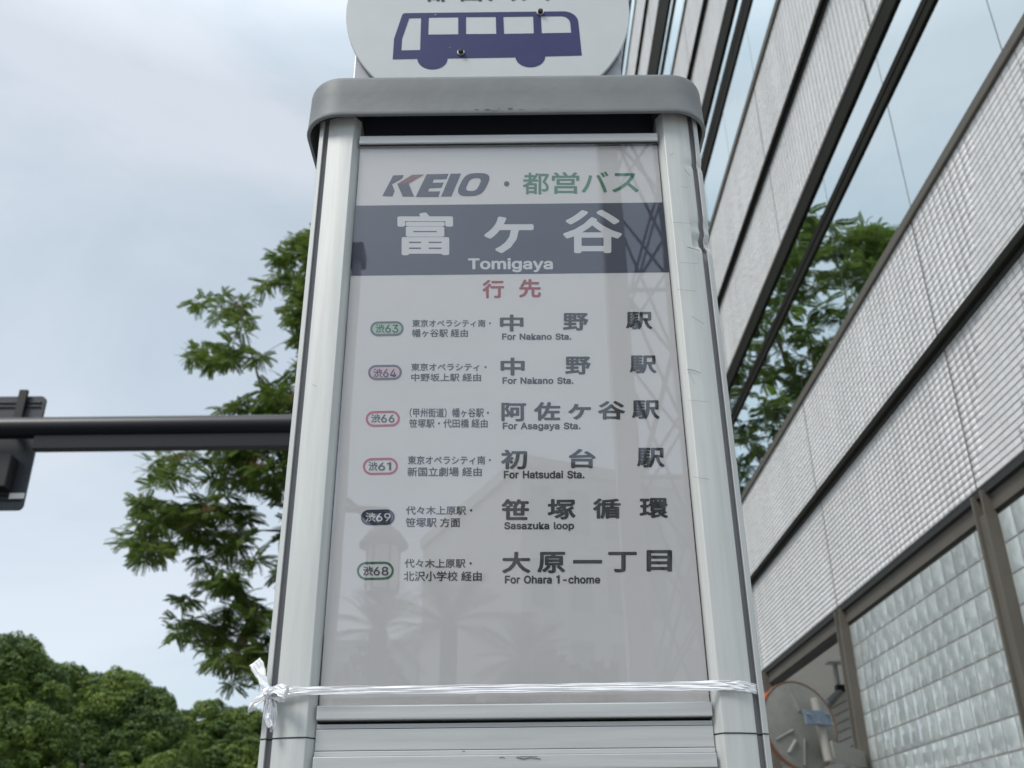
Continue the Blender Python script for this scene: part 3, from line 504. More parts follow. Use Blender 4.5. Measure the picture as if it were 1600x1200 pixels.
m|610|53 0 53 379 112 379 112 295 108 295 118 323 132 346 151 363 172 376 195 384 219 386 257 380 287 361 309 331 321 295 312 295 322 321 337 343 357 361 381 375 407 383 437 386 468 383 497 372 522 354 541 328 553 296 557 255 557 0 496 0 496 254 490 289 473 313 447 326 419 330 395 328 374 320 358 307 345 290 338 270 335 247 335 0 274 0 274 260 269 288 253 311 229 326 199 330 178 328 158 320 140 307 126 289 117 266 114 238 114 0|9,11,10 20,22,21 8,11,9 19,22,20 19,23,22 8,12,11 0,2,1 0,4,2 4,3,2 7,12,8 18,23,19 18,24,23 6,12,7 17,24,18 6,13,12 17,25,24 5,47,6 47,13,6 16,34,17 34,25,17 47,46,13 46,14,13 5,48,47 16,35,34 33,25,34 33,26,25 5,49,48 16,36,35 32,26,33 45,14,46 4,49,5 15,36,16 4,50,49 15,37,36 31,26,32 44,15,45 15,14,45 4,51,50 15,38,37 31,27,26 0,52,4 52,51,4 44,38,15 44,39,38 30,27,31 43,39,44 43,40,39 0,53,52 42,40,43 30,28,27 29,28,30 42,41,40 0,54,53
n|410|114 227 114 0 53 0 53 379 112 379 112 287 102 287 124 332 152 362 187 379 227 384 264 380 295 369 321 349 341 321 353 285 357 240 357 0 296 0 296 235 290 275 273 304 246 323 210 329 184 326 161 317 141 303 126 283 117 257|9,11,10 9,12,11 2,4,3 2,6,4 6,5,4 8,12,9 8,13,12 7,13,8 7,23,13 23,14,13 6,25,7 25,24,7 24,23,7 22,14,23 21,14,22 21,15,14 6,26,25 20,15,21 6,27,26 2,28,6 28,27,6 20,16,15 19,16,20 2,0,28 19,17,16 18,17,19 2,1,0
o|415|207 -8 159 -2 117 16 82 46 56 85 40 133 34 187 40 243 56 291 82 330 117 360 159 378 207 384 256 378 299 360 333 330 359 291 376 243 381 187 376 133 359 85 333 46 299 16 256 -2 207 46 242 51 270 66 292 89 307 117 316 151 319 187 316 224 307 258 292 287 270 310 242 325 207 330 173 325 145 310 124 287 108 258 99 224 96 187 99 151 108 117 124 89 145 66 173 51|11,13,12 10,13,11 10,14,13 9,14,10 9,15,14 8,37,9 37,36,9 36,15,9 36,35,15 35,16,15 8,38,37 34,16,35 8,39,38 33,16,34 7,39,8 33,17,16 7,40,39 32,17,33 7,41,40 31,17,32 31,18,17 6,41,7 6,42,41 30,18,31 5,42,6 5,43,42 29,18,30 29,19,18 5,44,43 28,19,29 4,44,5 28,20,19 4,45,44 27,20,28 4,46,45 26,20,27 3,46,4 26,21,20 3,47,46 25,21,26 3,24,47 24,21,25 3,21,24 2,21,3 2,22,21 1,22,2 1,23,22 1,0,23
p|424|53 -143 53 379 112 379 112 319 118 319 126 331 137 346 152 360 171 373 197 381 229 384 274 378 313 361 345 332 370 293 385 245 390 189 385 133 370 84 346 45 313 16 274 -2 229 -8 198 -5 173 4 153 17 138 31 127 46 118 59 114 59 114 -143 220 47 253 51 279 66 301 88 316 117 325 151 328 189 325 227 316 261 301 290 280 311 253 325 220 330 188 325 161 312 140 291 125 263 116 229 113 189 116 150 125 115 140 86 162 65 188 51|9,11,10 8,11,9 0,2,1 0,3,2 8,12,11 7,12,8 7,13,12 6,13,7 5,13,6 5,43,13 43,42,13 42,14,13 4,43,5 4,44,43 4,45,44 41,14,42 0,4,3 0,48,4 48,47,4 47,46,4 46,45,4 40,14,41 40,15,14 39,15,40 38,15,39 38,16,15 0,49,48 37,16,38 0,50,49 36,16,37 36,17,16 35,17,36 0,51,50 35,18,17 34,18,35 0,29,51 29,52,51 33,18,34 29,53,52 33,19,18 32,19,33 29,28,53 28,54,53 0,30,29 27,54,28 31,19,32 27,31,54 27,19,31 26,19,27 26,20,19 25,20,26 24,20,25 24,21,20 23,21,24 23,22,21
r|259|53 0 53 379 112 379 112 321 115 321 130 347 152 367 181 380 213 385 221 385 229 384 237 384 243 384 243 322 239 323 230 324 219 325 207 326 182 323 159 315 140 301 126 284 117 262 114 237 114 0|7,9,8 7,10,9 7,11,10 7,12,11 7,13,12 6,13,7 0,2,1 0,3,2 5,13,6 4,17,5 17,16,5 16,15,5 15,14,5 14,13,5 4,18,17 4,19,18 0,4,3 0,22,4 22,21,4 21,20,4 20,19,4 0,23,22 0,24,23
s|365|182 -8 145 -5 112 3 84 18 62 38 45 63 36 94 94 107 105 79 124 60 150 49 181 45 217 50 244 62 262 81 268 103 265 121 254 136 237 147 212 155 149 170 104 186 72 208 53 237 47 274 51 305 65 332 87 354 115 370 149 381 187 384 223 381 254 372 279 358 299 339 314 316 324 290 268 277 258 298 243 316 219 328 187 333 156 329 131 317 114 299 109 277 112 258 124 243 144 232 172 223 229 209 275 194 306 171 325 142 331 107 326 75 312 47 290 24 260 6 223 -5|29,31,30 29,32,31 28,32,29 28,33,32 27,33,28 27,34,33 26,34,27 26,41,34 41,35,34 26,42,41 40,35,41 25,42,26 25,43,42 39,35,40 25,44,43 39,36,35 38,36,39 24,44,25 24,45,44 37,36,38 24,46,45 23,46,24 23,47,46 23,48,47 22,48,23 22,49,48 22,50,49 22,51,50 21,51,22 21,52,51 20,52,21 20,53,52 19,53,20 18,53,19 17,53,18 17,54,53 16,54,17 15,54,16 6,8,7 15,55,54 14,55,15 5,8,6 13,55,14 5,9,8 13,56,55 4,9,5 12,56,13 4,10,9 11,56,12 4,11,10 11,57,56 4,57,11 3,57,4 3,58,57 2,58,3 2,59,58 1,59,2 1,0,59
t|227|204 379 204 327 6 327 6 379 65 471 126 471 126 98 128 76 136 61 150 53 170 50 177 50 185 51 194 52 202 54 213 2 203 -1 192 -3 180 -4 168 -4 125 2 92 21 72 52 65 93|23,5,4 23,6,5 2,0,3 2,1,0 23,7,6 22,7,23 22,8,7 22,9,8 13,15,14 22,10,9 12,15,13 21,10,22 11,15,12 10,15,11 21,15,10 20,15,21 19,15,20 19,16,15 19,17,16 19,18,17
u|410|182 -5 146 -1 115 11 89 31 69 59 57 95 53 139 53 379 114 379 114 144 119 105 137 75 164 56 200 50 226 53 249 62 268 77 283 97 293 122 296 153 296 379 357 379 357 0 298 0 298 92 307 92 286 47 257 17 222 0|6,8,7 6,9,8 19,21,20 19,22,21 18,22,19 6,10,9 5,10,6 17,25,18 25,22,18 5,11,10 16,24,17 24,25,17 4,11,5 16,26,24 26,23,24 26,22,25 15,26,16 4,12,11 14,26,15 3,12,4 3,13,12 13,26,14 3,26,13 3,27,26 23,22,26 2,27,3 2,28,27 1,28,2 1,0,28
y|389|47 -139 61 -86 71 -87 88 -90 104 -89 118 -84 130 -74 141 -58 151 -36 163 -1 17 379 84 379 165 155 177 121 187 87 196 53 206 21 184 21 193 53 202 87 212 121 224 155 305 379 371 379 204 -58 191 -85 177 -107 159 -124 139 -136 117 -143 91 -145 77 -145 65 -143 54 -141|9,11,10 9,12,11 21,23,22 21,24,23 9,13,12 20,24,21 19,16,20 16,24,20 9,14,13 18,15,19 15,16,19 9,18,14 18,15,14 9,17,18 9,16,17 9,24,16 8,24,9 7,24,8 7,25,24 6,25,7 5,25,6 4,25,5 4,26,25 0,2,1 0,3,2 3,26,4 0,26,3 0,27,26 0,28,27 0,29,28 33,29,0 32,29,33 32,30,29 31,30,32
z|380|42 0 42 46 254 320 254 323 48 323 48 379 333 379 333 331 126 60 126 56 339 56 339 0|4,6,5 4,7,6 4,3,7 3,2,7 2,8,7 1,8,2 1,9,8 1,10,9 1,11,10 0,11,1
"""

# ================================================================== BUS STOP SIGN
D = .918                                      # plane of the front of the posts
CXs = -.0010                                  # middle of the sign
stop = thing('bus_stop_sign', 'tall aluminium bus stop sign with lit-up poster, grey hood and round bus emblem on top', 'bus stop sign', (CXs, D+.17, 0))
stop['label'] = 'tall aluminium bus stop sign standing on the pavement, with framed route poster and grey hood'
def zz(r): return CZ+r
HW = .2262; DEP = .34
# profile of one corner post (sx = side): outline in plan, x measured outwards
PROF = [(.1765,.030),(.1765,.0105),(.1830,.0006),(.1838,0),(.190,.0002),(.197,.0010),(.203,.0024),(.209,.0044),(.2138,.0064),(.2146,.0078),(.2146,.0150),(.2200,.0150),(.2200,.0085),(.2206,.0078),(.2254,.0108),(HW,.0125),(HW,.058),(.2142,.058),(.1765,.058)]
def post(sx, back, z0, z1, nz, name='post', dent=None):
    pr = [(CXs+sx*x, (D+DEP-y) if back else (D+y)) for x, y in PROF]
    bm = B(); prism_xy(bm, pr, z0, z1, nz, dent)
    me = bpy.data.meshes.new(name); bm.to_mesh(me); bm.free(); me.materials.append(M_alu); me.materials.append(M_groove)
    for p in me.polygons:
        c = p.center; gx = (c.x-CXs)*sx; gy = (D+DEP-c.y) if back else (c.y-D)
        if .2140 < gx < .2202 and gy > .0056 and abs(p.normal.z) < .5 and gy < .057: p.material_index = 1
        p.use_smooth = abs(p.normal.z) < .5
    me.set_sharp_from_angle(angle=R(14))
    return part(name, me, None, stop)
zs = zz(.1115)
def dent_right(x, y, z):
    r = z-CZ; g = x-CXs
    if .205 < g:
        for zc2, am, wd in ((.637, .0030, .006), (.629, .0022, .004), (.742, .0012, .004), (.655, .0012, .008)):
            a = am*math.exp(-((r-zc2)/wd)**2); x -= a*(1 if g > .208 else .5); y += a*.8
    return x, y
def dent_left(x, y, z):
    a = .0006*math.sin(z*9); return x, y+a*.3
for sx in (-1, 1):
    for back in (0, 1):
        nzn = 1 if back else 170
        post(sx, back, zs+.0006, zz(.815), nzn, dent=(dent_right if sx > 0 else dent_left) if not back else None)
        post(sx, back, .02, zs-.0006, 1)
        post(sx, back, zs-.0005, zs+.0005, 1, 'post_joint').data.materials.clear()
for o in stop.children:
    if o.name.startswith('post_joint'): o.data.materials.append(M_black); o.scale = (.9995, .9995, 1)
def bar(name, z0, z1, y0, y1, m=M_alu_h, bev=.0012, x=.1763, parent=None):
    return part(name, box(B(), CXs-x, CXs+x, D+y0, D+y1, z0, z1, bev), m, parent or stop)
FY = .0115                                    # rails sit this far behind the post face
bar('header', zz(.7885), zz(.842), .030, .036, M_hood_shadow, 0)  # recessed panel, coloured dark to carry the shade below the hood
bar('frame_rail', zz(.7765), zz(.7880), .0035, .028)
bar('frame_gasket', zz(.7742), zz(.7763), .006, .028, M_black, 0)
bar('frame_rail', zz(.1265), zz(.1388), .0035, .028)
bar('shadow_gap', zz(.1228), zz(.1262), .020, .028, M_dark, 0)
bar('panel_rail', zz(.1195), zz(.1234), .0085, .0199, bev=.0006)
bar('lower_panel', zz(.1010), zz(.1190), .0080, .0150, bev=.0006)
bar('panel_rail', zz(.0962), zz(.1004), .0068, .0150, bev=.0006)
bar('lower_panel', zz(.0838), zz(.0957), .0030, .0150, bev=.0008)
bar('shadow_gap', zz(.0790), zz(.0836), .0200, .028, M_dark, 0)
bar('lower_panel', zz(-1.30), zz(.0788), .010, .020, bev=.0008)
bar('plinth', 0.0, zz(-1.302), -.002, .02, M_galv, .003, x=.17)
for yb in (.31,): bar('rear_panel', .25, zz(.81), yb, yb+.01)
for sx in (-1, 1): part('side_panel', box(B(), CXs+sx*.205-.004, CXs+sx*.205+.004, D+.059, D+DEP-.059, .02, zz(.81)), M_alu_h, stop)
part('base_plate', box(B(), CXs-.26, CXs+.26, D-.03, D+DEP+.03, .001, .018, .004), M_galv, stop)
for sx in (-1, 1):                            # thin dark seal between chamfer and poster
    part('seal', box(B(), CXs+sx*.1761-.0003, CXs+sx*.1761+.0003, D+.0094, D+.0118, zz(.1392), zz(.774)), M_black, stop)

# hood
cx = -.0038; capHW = .2418; yF = .9045; yB = .9045+.37; Rc = .046
def rr(hw, y0, y1, r, n=10):
    pts = []
    for (ccx, ccy, a0) in ((hw-r, y0+r, -90), (hw-r, y1-r, 0), (-hw+r, y1-r, 90), (-hw+r, y0+r, 180)):
        for k in range(n+1):
            a = R(a0+90*k/n); pts.append((cx+ccx+r*math.cos(a), ccy+r*math.sin(a)))
    return pts
bm = B(); rings = []
def sag(x, z, amt):                           # the long front lip hangs a little
    return z-amt*max(0, 1-((x-cx)/.2)**2)
for hw, dy, z, am in ((capHW-.0035, .0035, .8055, .0012), (capHW, 0, .8058, .0012), (capHW+.0006, -.0006, .8075, .001), (capHW, 0, .811, .0006), (capHW-.0008, .0008, .838, 0), (capHW-.0012, .0012, .860, 0), (capHW-.0022, .0022, .8645, 0), (capHW-.0048, .0048, .8668, 0), (capHW-.011, .011, .8676, 0)):
    pts = rr(hw, yF+dy, yB-dy, Rc-(dy if dy > 0 else 0)); rings.append([bm.verts.new((x, y, zz(sag(x, z, am if y < yF+.06 else 0)))) for x, y in pts])
for a, b in zip(rings, rings[1:]):
    n = len(a)
    for k in range(n): bm.faces.new((a[k], a[(k+1) % n], b[(k+1) % n], b[k]))
bm.faces.new(rings[-1])
inner = [bm.verts.new((v.co.x, v.co.y, zz(.856))) for v in rings[0]]
n = len(inner)
for k in range(n): bm.faces.new((rings[0][k], inner[k], inner[(k+1) % n], rings[0][(k+1) % n]))
bm.faces.new(inner[::-1])
bmesh.ops.recalc_face_normals(bm, faces=bm.faces)
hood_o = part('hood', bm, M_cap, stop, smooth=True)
me = hood_o.data; me.materials.append(M_hood_shadow)  # same painted-in shade for the inner top of the hood
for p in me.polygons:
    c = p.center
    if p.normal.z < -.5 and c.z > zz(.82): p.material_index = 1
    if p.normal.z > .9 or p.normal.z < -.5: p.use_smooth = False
# scuffs along the lip of the hood
sm = bpy.data.meshes.new('scuff'); bm = B()
def blob(bm, x, z, y, rx, rz, n=9, seed=0):
    rn = random.Random(seed); vs = [bm.verts.new((x+rx*math.cos(2*PI*k/n)*rn.uniform(.5, 1), y, z+rz*math.sin(2*PI*k/n)*rn.uniform(.5, 1))) for k in range(n)]
    bm.faces.new(vs[::-1])
for i, (px, py, a, b_) in enumerate(((707, 172, 1.6, 1.1), (725, 172, 1.6, 1.2), (745, 171, 6, 1.3), (762, 171, 8, 1.6), (780, 170, 4, .9), (797, 169.5, 7, 1.9), (815, 171, 10, .6), (850, 170, 16, .5), (772, 172.5, 14, .6))):
    x, z = on_y(px, py, yF-.0009); blob(bm, x, z, yF-.0009, a*.0006, b_*.0006, 11, i)
part('scuff', bm, mat('scuff', (.07, .07, .065), .8), stop)

# round emblem plate standing on the hood
PY = .94; ec = (-.0264, zz(1.0141)); ER = .1845
def circle(cx_, cz_, r, n=96): return [(cx_+r*math.cos(2*PI*k/n), max(cz_+r*math.sin(2*PI*k/n), zz(.8688))) for k in range(n)]
bm = B()
fr = [bm.verts.new((x, PY, z)) for x, z in circle(*ec, ER-.001)]; md = [bm.verts.new((x, PY+.001, z)) for x, z in circle(*ec, ER)]; bk = [bm.verts.new((x, PY+.004, z)) for x, z in circle(*ec, ER)]
for a, b in ((fr, md), (md, bk)):
    for k in range(96): bm.faces.new((a[k], a[(k+1) % 96], b[(k+1) % 96], b[k]))
bm.faces.new(fr); bm.faces.new(bk[::-1]); bmesh.ops.recalc_face_normals(bm, faces=bm.faces)
M_plate = mat('emblem_plate_paint', (.51, .54, .55), .4, coat=.15, var=.05, var_scale=18)
plate = part('emblem_plate', bm, M_plate, stop)
part('mounting_frame', box(B(), -.196, .142, PY+.006, PY+.03, zz(.8690), zz(1.16), .002), M_galv, stop)
M_bus = mat('emblem_ink', (.032, .036, .125), .5, spec=.25, var=.12, var_scale=40)
T2 = lambda L: [on_y(600+x/5, y/5, PY-.0004) for x, y in L]
def arc(cx_, cy_, rx, ry, a0, a1, n=14): return [(cx_+rx*math.cos(R(a0+(a1-a0)*k/n)), cy_+ry*math.sin(R(a0+(a1-a0)*k/n))) for k in range(n+1)]
outer = [(155,104),(170,102),(1400,88)]+arc(1400, 175, 118, 87, -88, -6, 10)+[(1545,432),(1260,439)]+arc(1143, 442, 116, 82, 2, 172, 16)+[(1027,447),(497,455)]+arc(378, 457, 118, 84, 2, 176, 16)+[(260,458),(68,462),(78,303)]+[(140,122),(146,109)]
holes = [[(197,141),(290,139),(282,390),(135,393),(141,302)],[(350,136),(580,133),(580,267),(345,270)],[(640,132),(873,130),(877,264),(641,266)],[(932,130),(1165,127),(1170,260),(938,264)],[(1225,127),(1390,125)]+arc(1390, 190, 66, 64, -85, -8, 6)+[(1462,255),(1232,259)]]
part('bus_emblem', outline_mesh('bus_emblem', [T2(outer)]+[T2(h) for h in holes], PY-.0004), M_bus, plate)
for px, py, rr_ in ((720, 83, 6.2), (844, 20.5, 6.2)):
    x, z = on_y(px, py, PY)
    bm = B(); tube(bm, [(x, PY-.0006, z), (x, PY-.0022, z)], [.0048, .0046], 20); wsh = part('washer', bm, mat('steel_washer', (.6, .6, .55), .35, metal=.7), plate, smooth=False)
    bm = B(); tube(bm, [(x+.0002, PY-.0022, z), (x+.0002, PY-.0050, z), (x+.0002, PY-.0060, z)], [.0034, .0033, .002], 16); part('screw', bm, M_black, plate)
for px, py, r_ in ((680.5, 24, 2.6), (655.5, 67.5, 1.1), (703, 75, 1.6), (659, 115, .9), (590, 107, .9), (657.5, 76, .7)):
    x, z = on_y(px, py, PY); bm = B(); blob(bm, x, z, PY-.0010, r_*.0006, r_*.0005, 9, int(px)); part('chip', bm, mat('paint_chip', (.35, .36, .36), .7), plate)

# ---- poster
PP = D+.0100
M_poster = mat('poster_film', (.565, .56, .575), .42, var=.05, var_scale=3)
x0, x1 = CXs-.1763, CXs+.1763
poster = part('poster', box(B(), x0, x1, PP, PP+.002, zz(.1389), zz(.7764)), M_poster, stop)
INK = {'navy': mat('ink_navy', (.026, .034, .066), .42), 'dark': mat('ink_charcoal', (.026, .028, .036), .42), 'black': mat('ink_black', (.010, .011, .013), .42),
       'green': mat('ink_green', (.018, .15, .070), .42), 'red': mat('ink_red', (.26, .018, .030), .42), 'red2': mat('ink_logo_red', (.17, .055, .058), .42), 'white': mat('ink_white', (.54, .545, .57), .42),
       'mint': mat('ink_mint', (.30, .46, .35), .42), 'pink': mat('ink_pink', (.52, .37, .45), .42), 'ring': mat('ink_ring_grey', (.09, .10, .105), .42), 'ring2': mat('ink_ring_plum', (.10, .085, .12), .42), 'dgreen': mat('ink_ring_green', (.015, .11, .05), .42), 'rose': mat('ink_ring_rose', (.36, .055, .10), .42)}
LAYER = .00012
def lay(k): return PP-LAYER*k
gl = {}
for line in GLYPHS.strip().split('\n'):
    c, adv, vs, fs = line.split('|'); nums = list(map(int, vs.split()))
    gl[c] = (int(adv), [(nums[i], nums[i+1]) for i in range(0, len(nums), 2)], [tuple(map(int, q.split(','))) for q in fs.split()])
gl['1'] = (400, [(150,0),(240,0),(240,545),(170,545),(40,455),(75,395),(150,440)], [(0,1,2,3,4,5,6)])
def latin(text, weight):
    V = []; F = []; x = 0
    for c in text:
        if c == ' ': x += 230+weight; continue
        adv, vs, fs = gl[c]
        k = len(V); V += [(x+a, b) for a, b in vs]; F += [tuple(i+k for i in f) for f in fs]; x += adv+weight*.6-14
    return V, F
_cj = {}
def cjk(text):
    if text in _cj: return _cj[text]
    cu = bpy.data.curves.new('tmp', 'FONT'); cu.body = text; cu.size = 1000; cu.resolution_u = 3
    ob = bpy.data.objects.new('tmp', cu); COL.objects.link(ob); dg = bpy.context.evaluated_depsgraph_get(); dg.update()
    me = bpy.data.meshes.new_from_object(ob.evaluated_get(dg))
    V = [(v.co.x, v.co.y) for v in me.vertices]; F = [tuple(p.vertices) for p in me.polygons]
    bpy.data.objects.remove(ob); bpy.data.curves.remove(cu); bpy.data.meshes.remove(me)
    _cj[text] = (V, F); return V, F
def put(text, box4, ink, layer=2, weight=0, plane=None, parent=None, src=None, nd=8):
    """print a line of writing so that its ink fills the box (l, t, r, b) of the photograph"""
    plane = plane or lay(layer)
    is_lat = all(ord(c) < 128 for c in text)
    V, F = src or (latin(text, weight) if is_lat else cjk(text))
    V = np.array(V, dtype=float); wgt = weight
    if wgt:
        offs = [(0, 0)]+[(wgt*math.cos(2*PI*k/nd), wgt*math.sin(2*PI*k/nd)) for k in range(nd)]
    else: offs = [(0, 0)]
    mn = V.min(0)-wgt; mx = V.max(0)+wgt
    l, t, r, b = box4
    tl, tr, bl_, br = [on_y(px, py, plane) for px, py in ((l, t), (r, t), (l, b), (r, b))]
    out = []; FF = []
    for i, (ox, oy) in enumerate(offs):
        k = len(out)
        for a, c in V:
            u = (a+ox-mn[0])/(mx[0]-mn[0]); v = (c+oy-mn[1])/(mx[1]-mn[1])
            x = (bl_[0]*(1-u)+br[0]*u)*(1-v)+(tl[0]*(1-u)+tr[0]*u)*v
            z = (bl_[1]*(1-u)+br[1]*u)*(1-v)+(tl[1]*(1-u)+tr[1]*u)*v
            out.append((x, plane-i*.000004, z))
        FF += [tuple(q+k for q in f) for f in F]
    me = me_from('lettering', out, FF)
    bm = B(); bm.from_mesh(me)
    for f in bm.faces:
        f.normal_update()
        if f.normal.y > 0: f.normal_flip()
    bm.to_mesh(me); bm.free()
    return part('lettering', me, INK[ink] if isinstance(ink, str) else ink, parent or poster)
def shape(loops_px, ink, layer, name='print', org=(0, 0), s=1.0, parent=None, plane=None):
    plane = plane or lay(layer)
    L = [[on_y(org[0]+x/s, org[1]+y/s, plane) for x, y in lp] for lp in loops_px]
    return part(name, outline_mesh(name, L, plane), INK[ink], parent or poster)
# dark band
za_, zb_ = on_y(553, 322, lay(1))[1], on_y(545, 432, lay(1))[1]
za_, zb_ = (za_+on_y(1038, 315.6, lay(1))[1])/2, (zb_+on_y(1046.7, 424.6, lay(1))[1])/2
part('name_band', me_from('name_band', [(x0, lay(1), zb_), (x1, lay(1), zb_), (x1, lay(1), za_), (x0, lay(1), za_)], [(0, 1, 2, 3)]), INK['navy'], poster)
# operator logo
K = dict(org=(590, 260), s=8.421)
shape([[(205,118),(345,113),(325,160),(190,235),(225,325),(195,395),(62,390)]], 'navy', 2, 'logo_letter', **K)
shape([[(258,230),(408,222),(480,397),(330,397)]], 'navy', 2, 'logo_letter', **K)
shape([[(455,110),(615,105),(415,222),(258,230)]], 'red2', 3, 'logo_stroke', **K)
shape([[(645,103),(935,97),(905,167),(740,172),(722,215),(870,212),(840,280),(680,287),(665,330),(825,328),(800,402),(500,402)]], 'navy', 2, 'logo_letter', **K)
shape([[(962,95),(1100,93),(970,395),(835,397)]], 'navy', 2, 'logo_letter', **K)
def spl(P, m=5):
    o = []; n = len(P)
    for i in range(n):
        p0, p1, p2, p3 = (np.array(P[(i+j-1) % n], float) for j in range(4))
        for k in range(m):
            t = k/m; o.append(tuple(.5*((2*p1)+(p2-p0)*t+(2*p0-5*p1+4*p2-p3)*t*t+(3*p1-p0-3*p2+p3)*t**3)))
    return o
shape([spl([(1270,90),(1400,91),(1460,118),(1472,160),(1452,222),(1405,310),(1350,362),(1270,388),(1140,390),(1078,370),(1058,325),(1072,265),(1125,165),(1185,108)]), spl([(1290,155),(1338,158),(1358,187),(1345,225),(1310,290),(1270,318),(1205,322),(1172,305),(1168,275),(1200,200),(1240,165)])], 'navy', 2, 'logo_letter', **K)
shape([arc(791.7, 287.2, 4.2, 4.1, 0, 345, 23)], 'dark', 2, 'logo_dot')
for c, b4 in (('都', (816.5, 269.7, 858, 303.8)), ('営', (862.2, 268.7, 905.3, 302.8)), ('バ', (908.6, 268, 950.7, 301)), ('ス', (956.3, 270.3, 997.7, 300.5))): put(c, b4, 'green', weight=14)
for c, b4 in (('富', (621, 332, 707.9, 398.9)), ('ヶ', (756.2, 338.3, 833.8, 395.6)), ('谷', (879.5, 327.7, 972.2, 395.6))): put(c, b4, 'white', weight=24)
put('Tomigaya', (731.4, 403.2, 863.9, 425.4), 'white', weight=25)
for c, b4 in (('行', (753.6, 437, 787.7, 465.8)), ('先', (810.9, 436, 845.3, 465))): put(c, b4, 'red', weight=26)
def stadium(l, t, r, b):
    h = (b-t)/2; c1 = l+h*1.05; c2 = r-h*1.05; m = (t+b)/2
    return arc(c2, m-.3, h*1.05, h, -90, 90, 14)+arc(c1, m+.3, h*1.05, h, 90, 270, 14)
rows = [
 ('63', (578.5,502,630.7,525), 'ring', 'mint', (586.7,507.1,622.1,519.8), '東京オペラシティ南・', (644.1,499.2,767.2,511), '幡ヶ谷駅 経由', (644.1,514,731.1,526.7),
  (('中',(781,491.3,818,518)),('野',(879.6,489,919.1,516.4)),('駅',(978,487.2,1019.5,514.7))), 'For Nakano Sta.', (784.4,520.9,892.7,531.0)),
 ('64', (575,570,628,593.8), 'ring2', 'pink', (583.3,576.6,618.7,589.3), '東京オペラシティ・', (642.4,567.3,760.3,579.5), '中野坂上駅 経由', (642.4,583.4,751.7,595.8),
  (('中',(782,558.7,819.8,586.9)),('野',(883,557,922.9,585.2)),('駅',(983.8,555.3,1026,583.4))), 'For Nakano Sta.', (785.1,589.4,896.1,599.9)),
 ('66', (571.3,641.9,624.9,666.6), 'rose', None, (579.8,647.7,615.9,660.1), '（甲州街道）幡ヶ谷駅・', (640,637.4,763.8,652.2), '笹塚駅・代田橋 経由', (639.3,654.6,762,668.3),
  (('阿',(783.4,629.2,822.2,658.4)),('佐',(834.2,628.1,875.5,657.3)),('ヶ',(887.5,630.9,923.6,655.6)),('谷',(933.9,626.4,976.9,655.6)),('駅',(987.2,625.4,1030.9,654.6))), 'For Asagaya Sta.', (785.4,660.1,907.1,673.5)),
 ('61', (566.8,715.4,621.8,741.9), 'rose', None, (575.7,721.9,610.8,735), '東京オペラシティ南・', (637.3,712,767.2,725.7), '新国立劇場 経由', (636.6,729.8,752.8,744.3),
  (('初',(782.7,702.3,823.9,733.3)),('台',(888.5,701.3,931.2,731.6)),('駅',(995.1,699.6,1038.8,730.5))), 'For Hatsudai Sta.', (787.1,735.2,913.3,747.7)),
 ('69', (563.7,796.2,617,820.3), 'navy', 'navy', (571.3,801.4,609.8,814.8), '代々木上原駅・', (634.2,790.7,738,804.4), '笹塚駅 方面', (633.8,808.9,719.1,823.7),
  (('笹',(783.4,779.7,826.7,812.4)),('塚',(855.5,779.7,899.5,811.7)),('循',(926.4,778.7,970,810.6)),('環',(999.2,778,1043.9,809.6))), 'Sasazuka loop', (787.8,815.6,897.1,829.8)),
 ('68', (557.5,877.7,615.3,905.9), 'dgreen', None, (566.8,885.2,606.3,899), '代々木上原駅・', (632.1,873.2,737.3,887.3), '北沢小学校 経由', (630.7,892.4,752.8,907.9),
  (('大',(784.4,862.2,829.1,895.5)),('原',(839.4,862.2,883.4,895.5)),('一',(895.4,874.9,940.8,880.4)),('丁',(950.1,862.2,995.1,894.2)),('目',(1010.2,859.4,1050.1,893.1))), 'For Ohara 1-chome', (788.8,898.6,938,912))]
for num, ov, ring, fill, tb, l1, b1_, l2, b2_, big, eng, be in rows:
    l, t, r, b = ov; g = 3.5
    shape([stadium(*ov), stadium(l+g, t+g, r-g, b-g)], ring, 2, 'route_badge')
    if fill: shape([stadium(l+g+.2, t+g+.2, r-g-.2, b-g-.2)], fill, 1, 'route_badge')
    mid = tb[0]+(tb[2]-tb[0])*.40
    ik = 'white' if num == '69' else 'dark'
    put('渋', (tb[0], tb[1]-.6, mid, tb[3]+.4), ik, 3, weight=15); put(num, (mid+1, tb[1]+.2, tb[2]+.5, tb[3]), ik, 3, weight=11)
    put(l1, b1_, 'dark', weight=17); put(l2, b2_, 'dark', weight=17)
    for c, bb in big: put(c, bb, 'black', weight=(30 if c not in '一' else 14))
    put(eng, be, 'black', weight=27)
# writing over the bus on the round plate (cut by the photograph's top edge)
for c, b4 in (('都', (662, -44, 708, 2.2)), ('営', (716, -45, 756, 1.6)), ('バ', (762, -45, 808, 1.4)), ('ス', (813, -44, 860, 1.0))): put(c, b4, 'black', weight=20, plane=PY-.0006, parent=plate)

# glass over the poster
pane = B(); box(pane, x0, x1, D+.0062, D+.0092, zz(.1389), zz(.7741)); part('cover_glass', pane, M_signglass, stop)
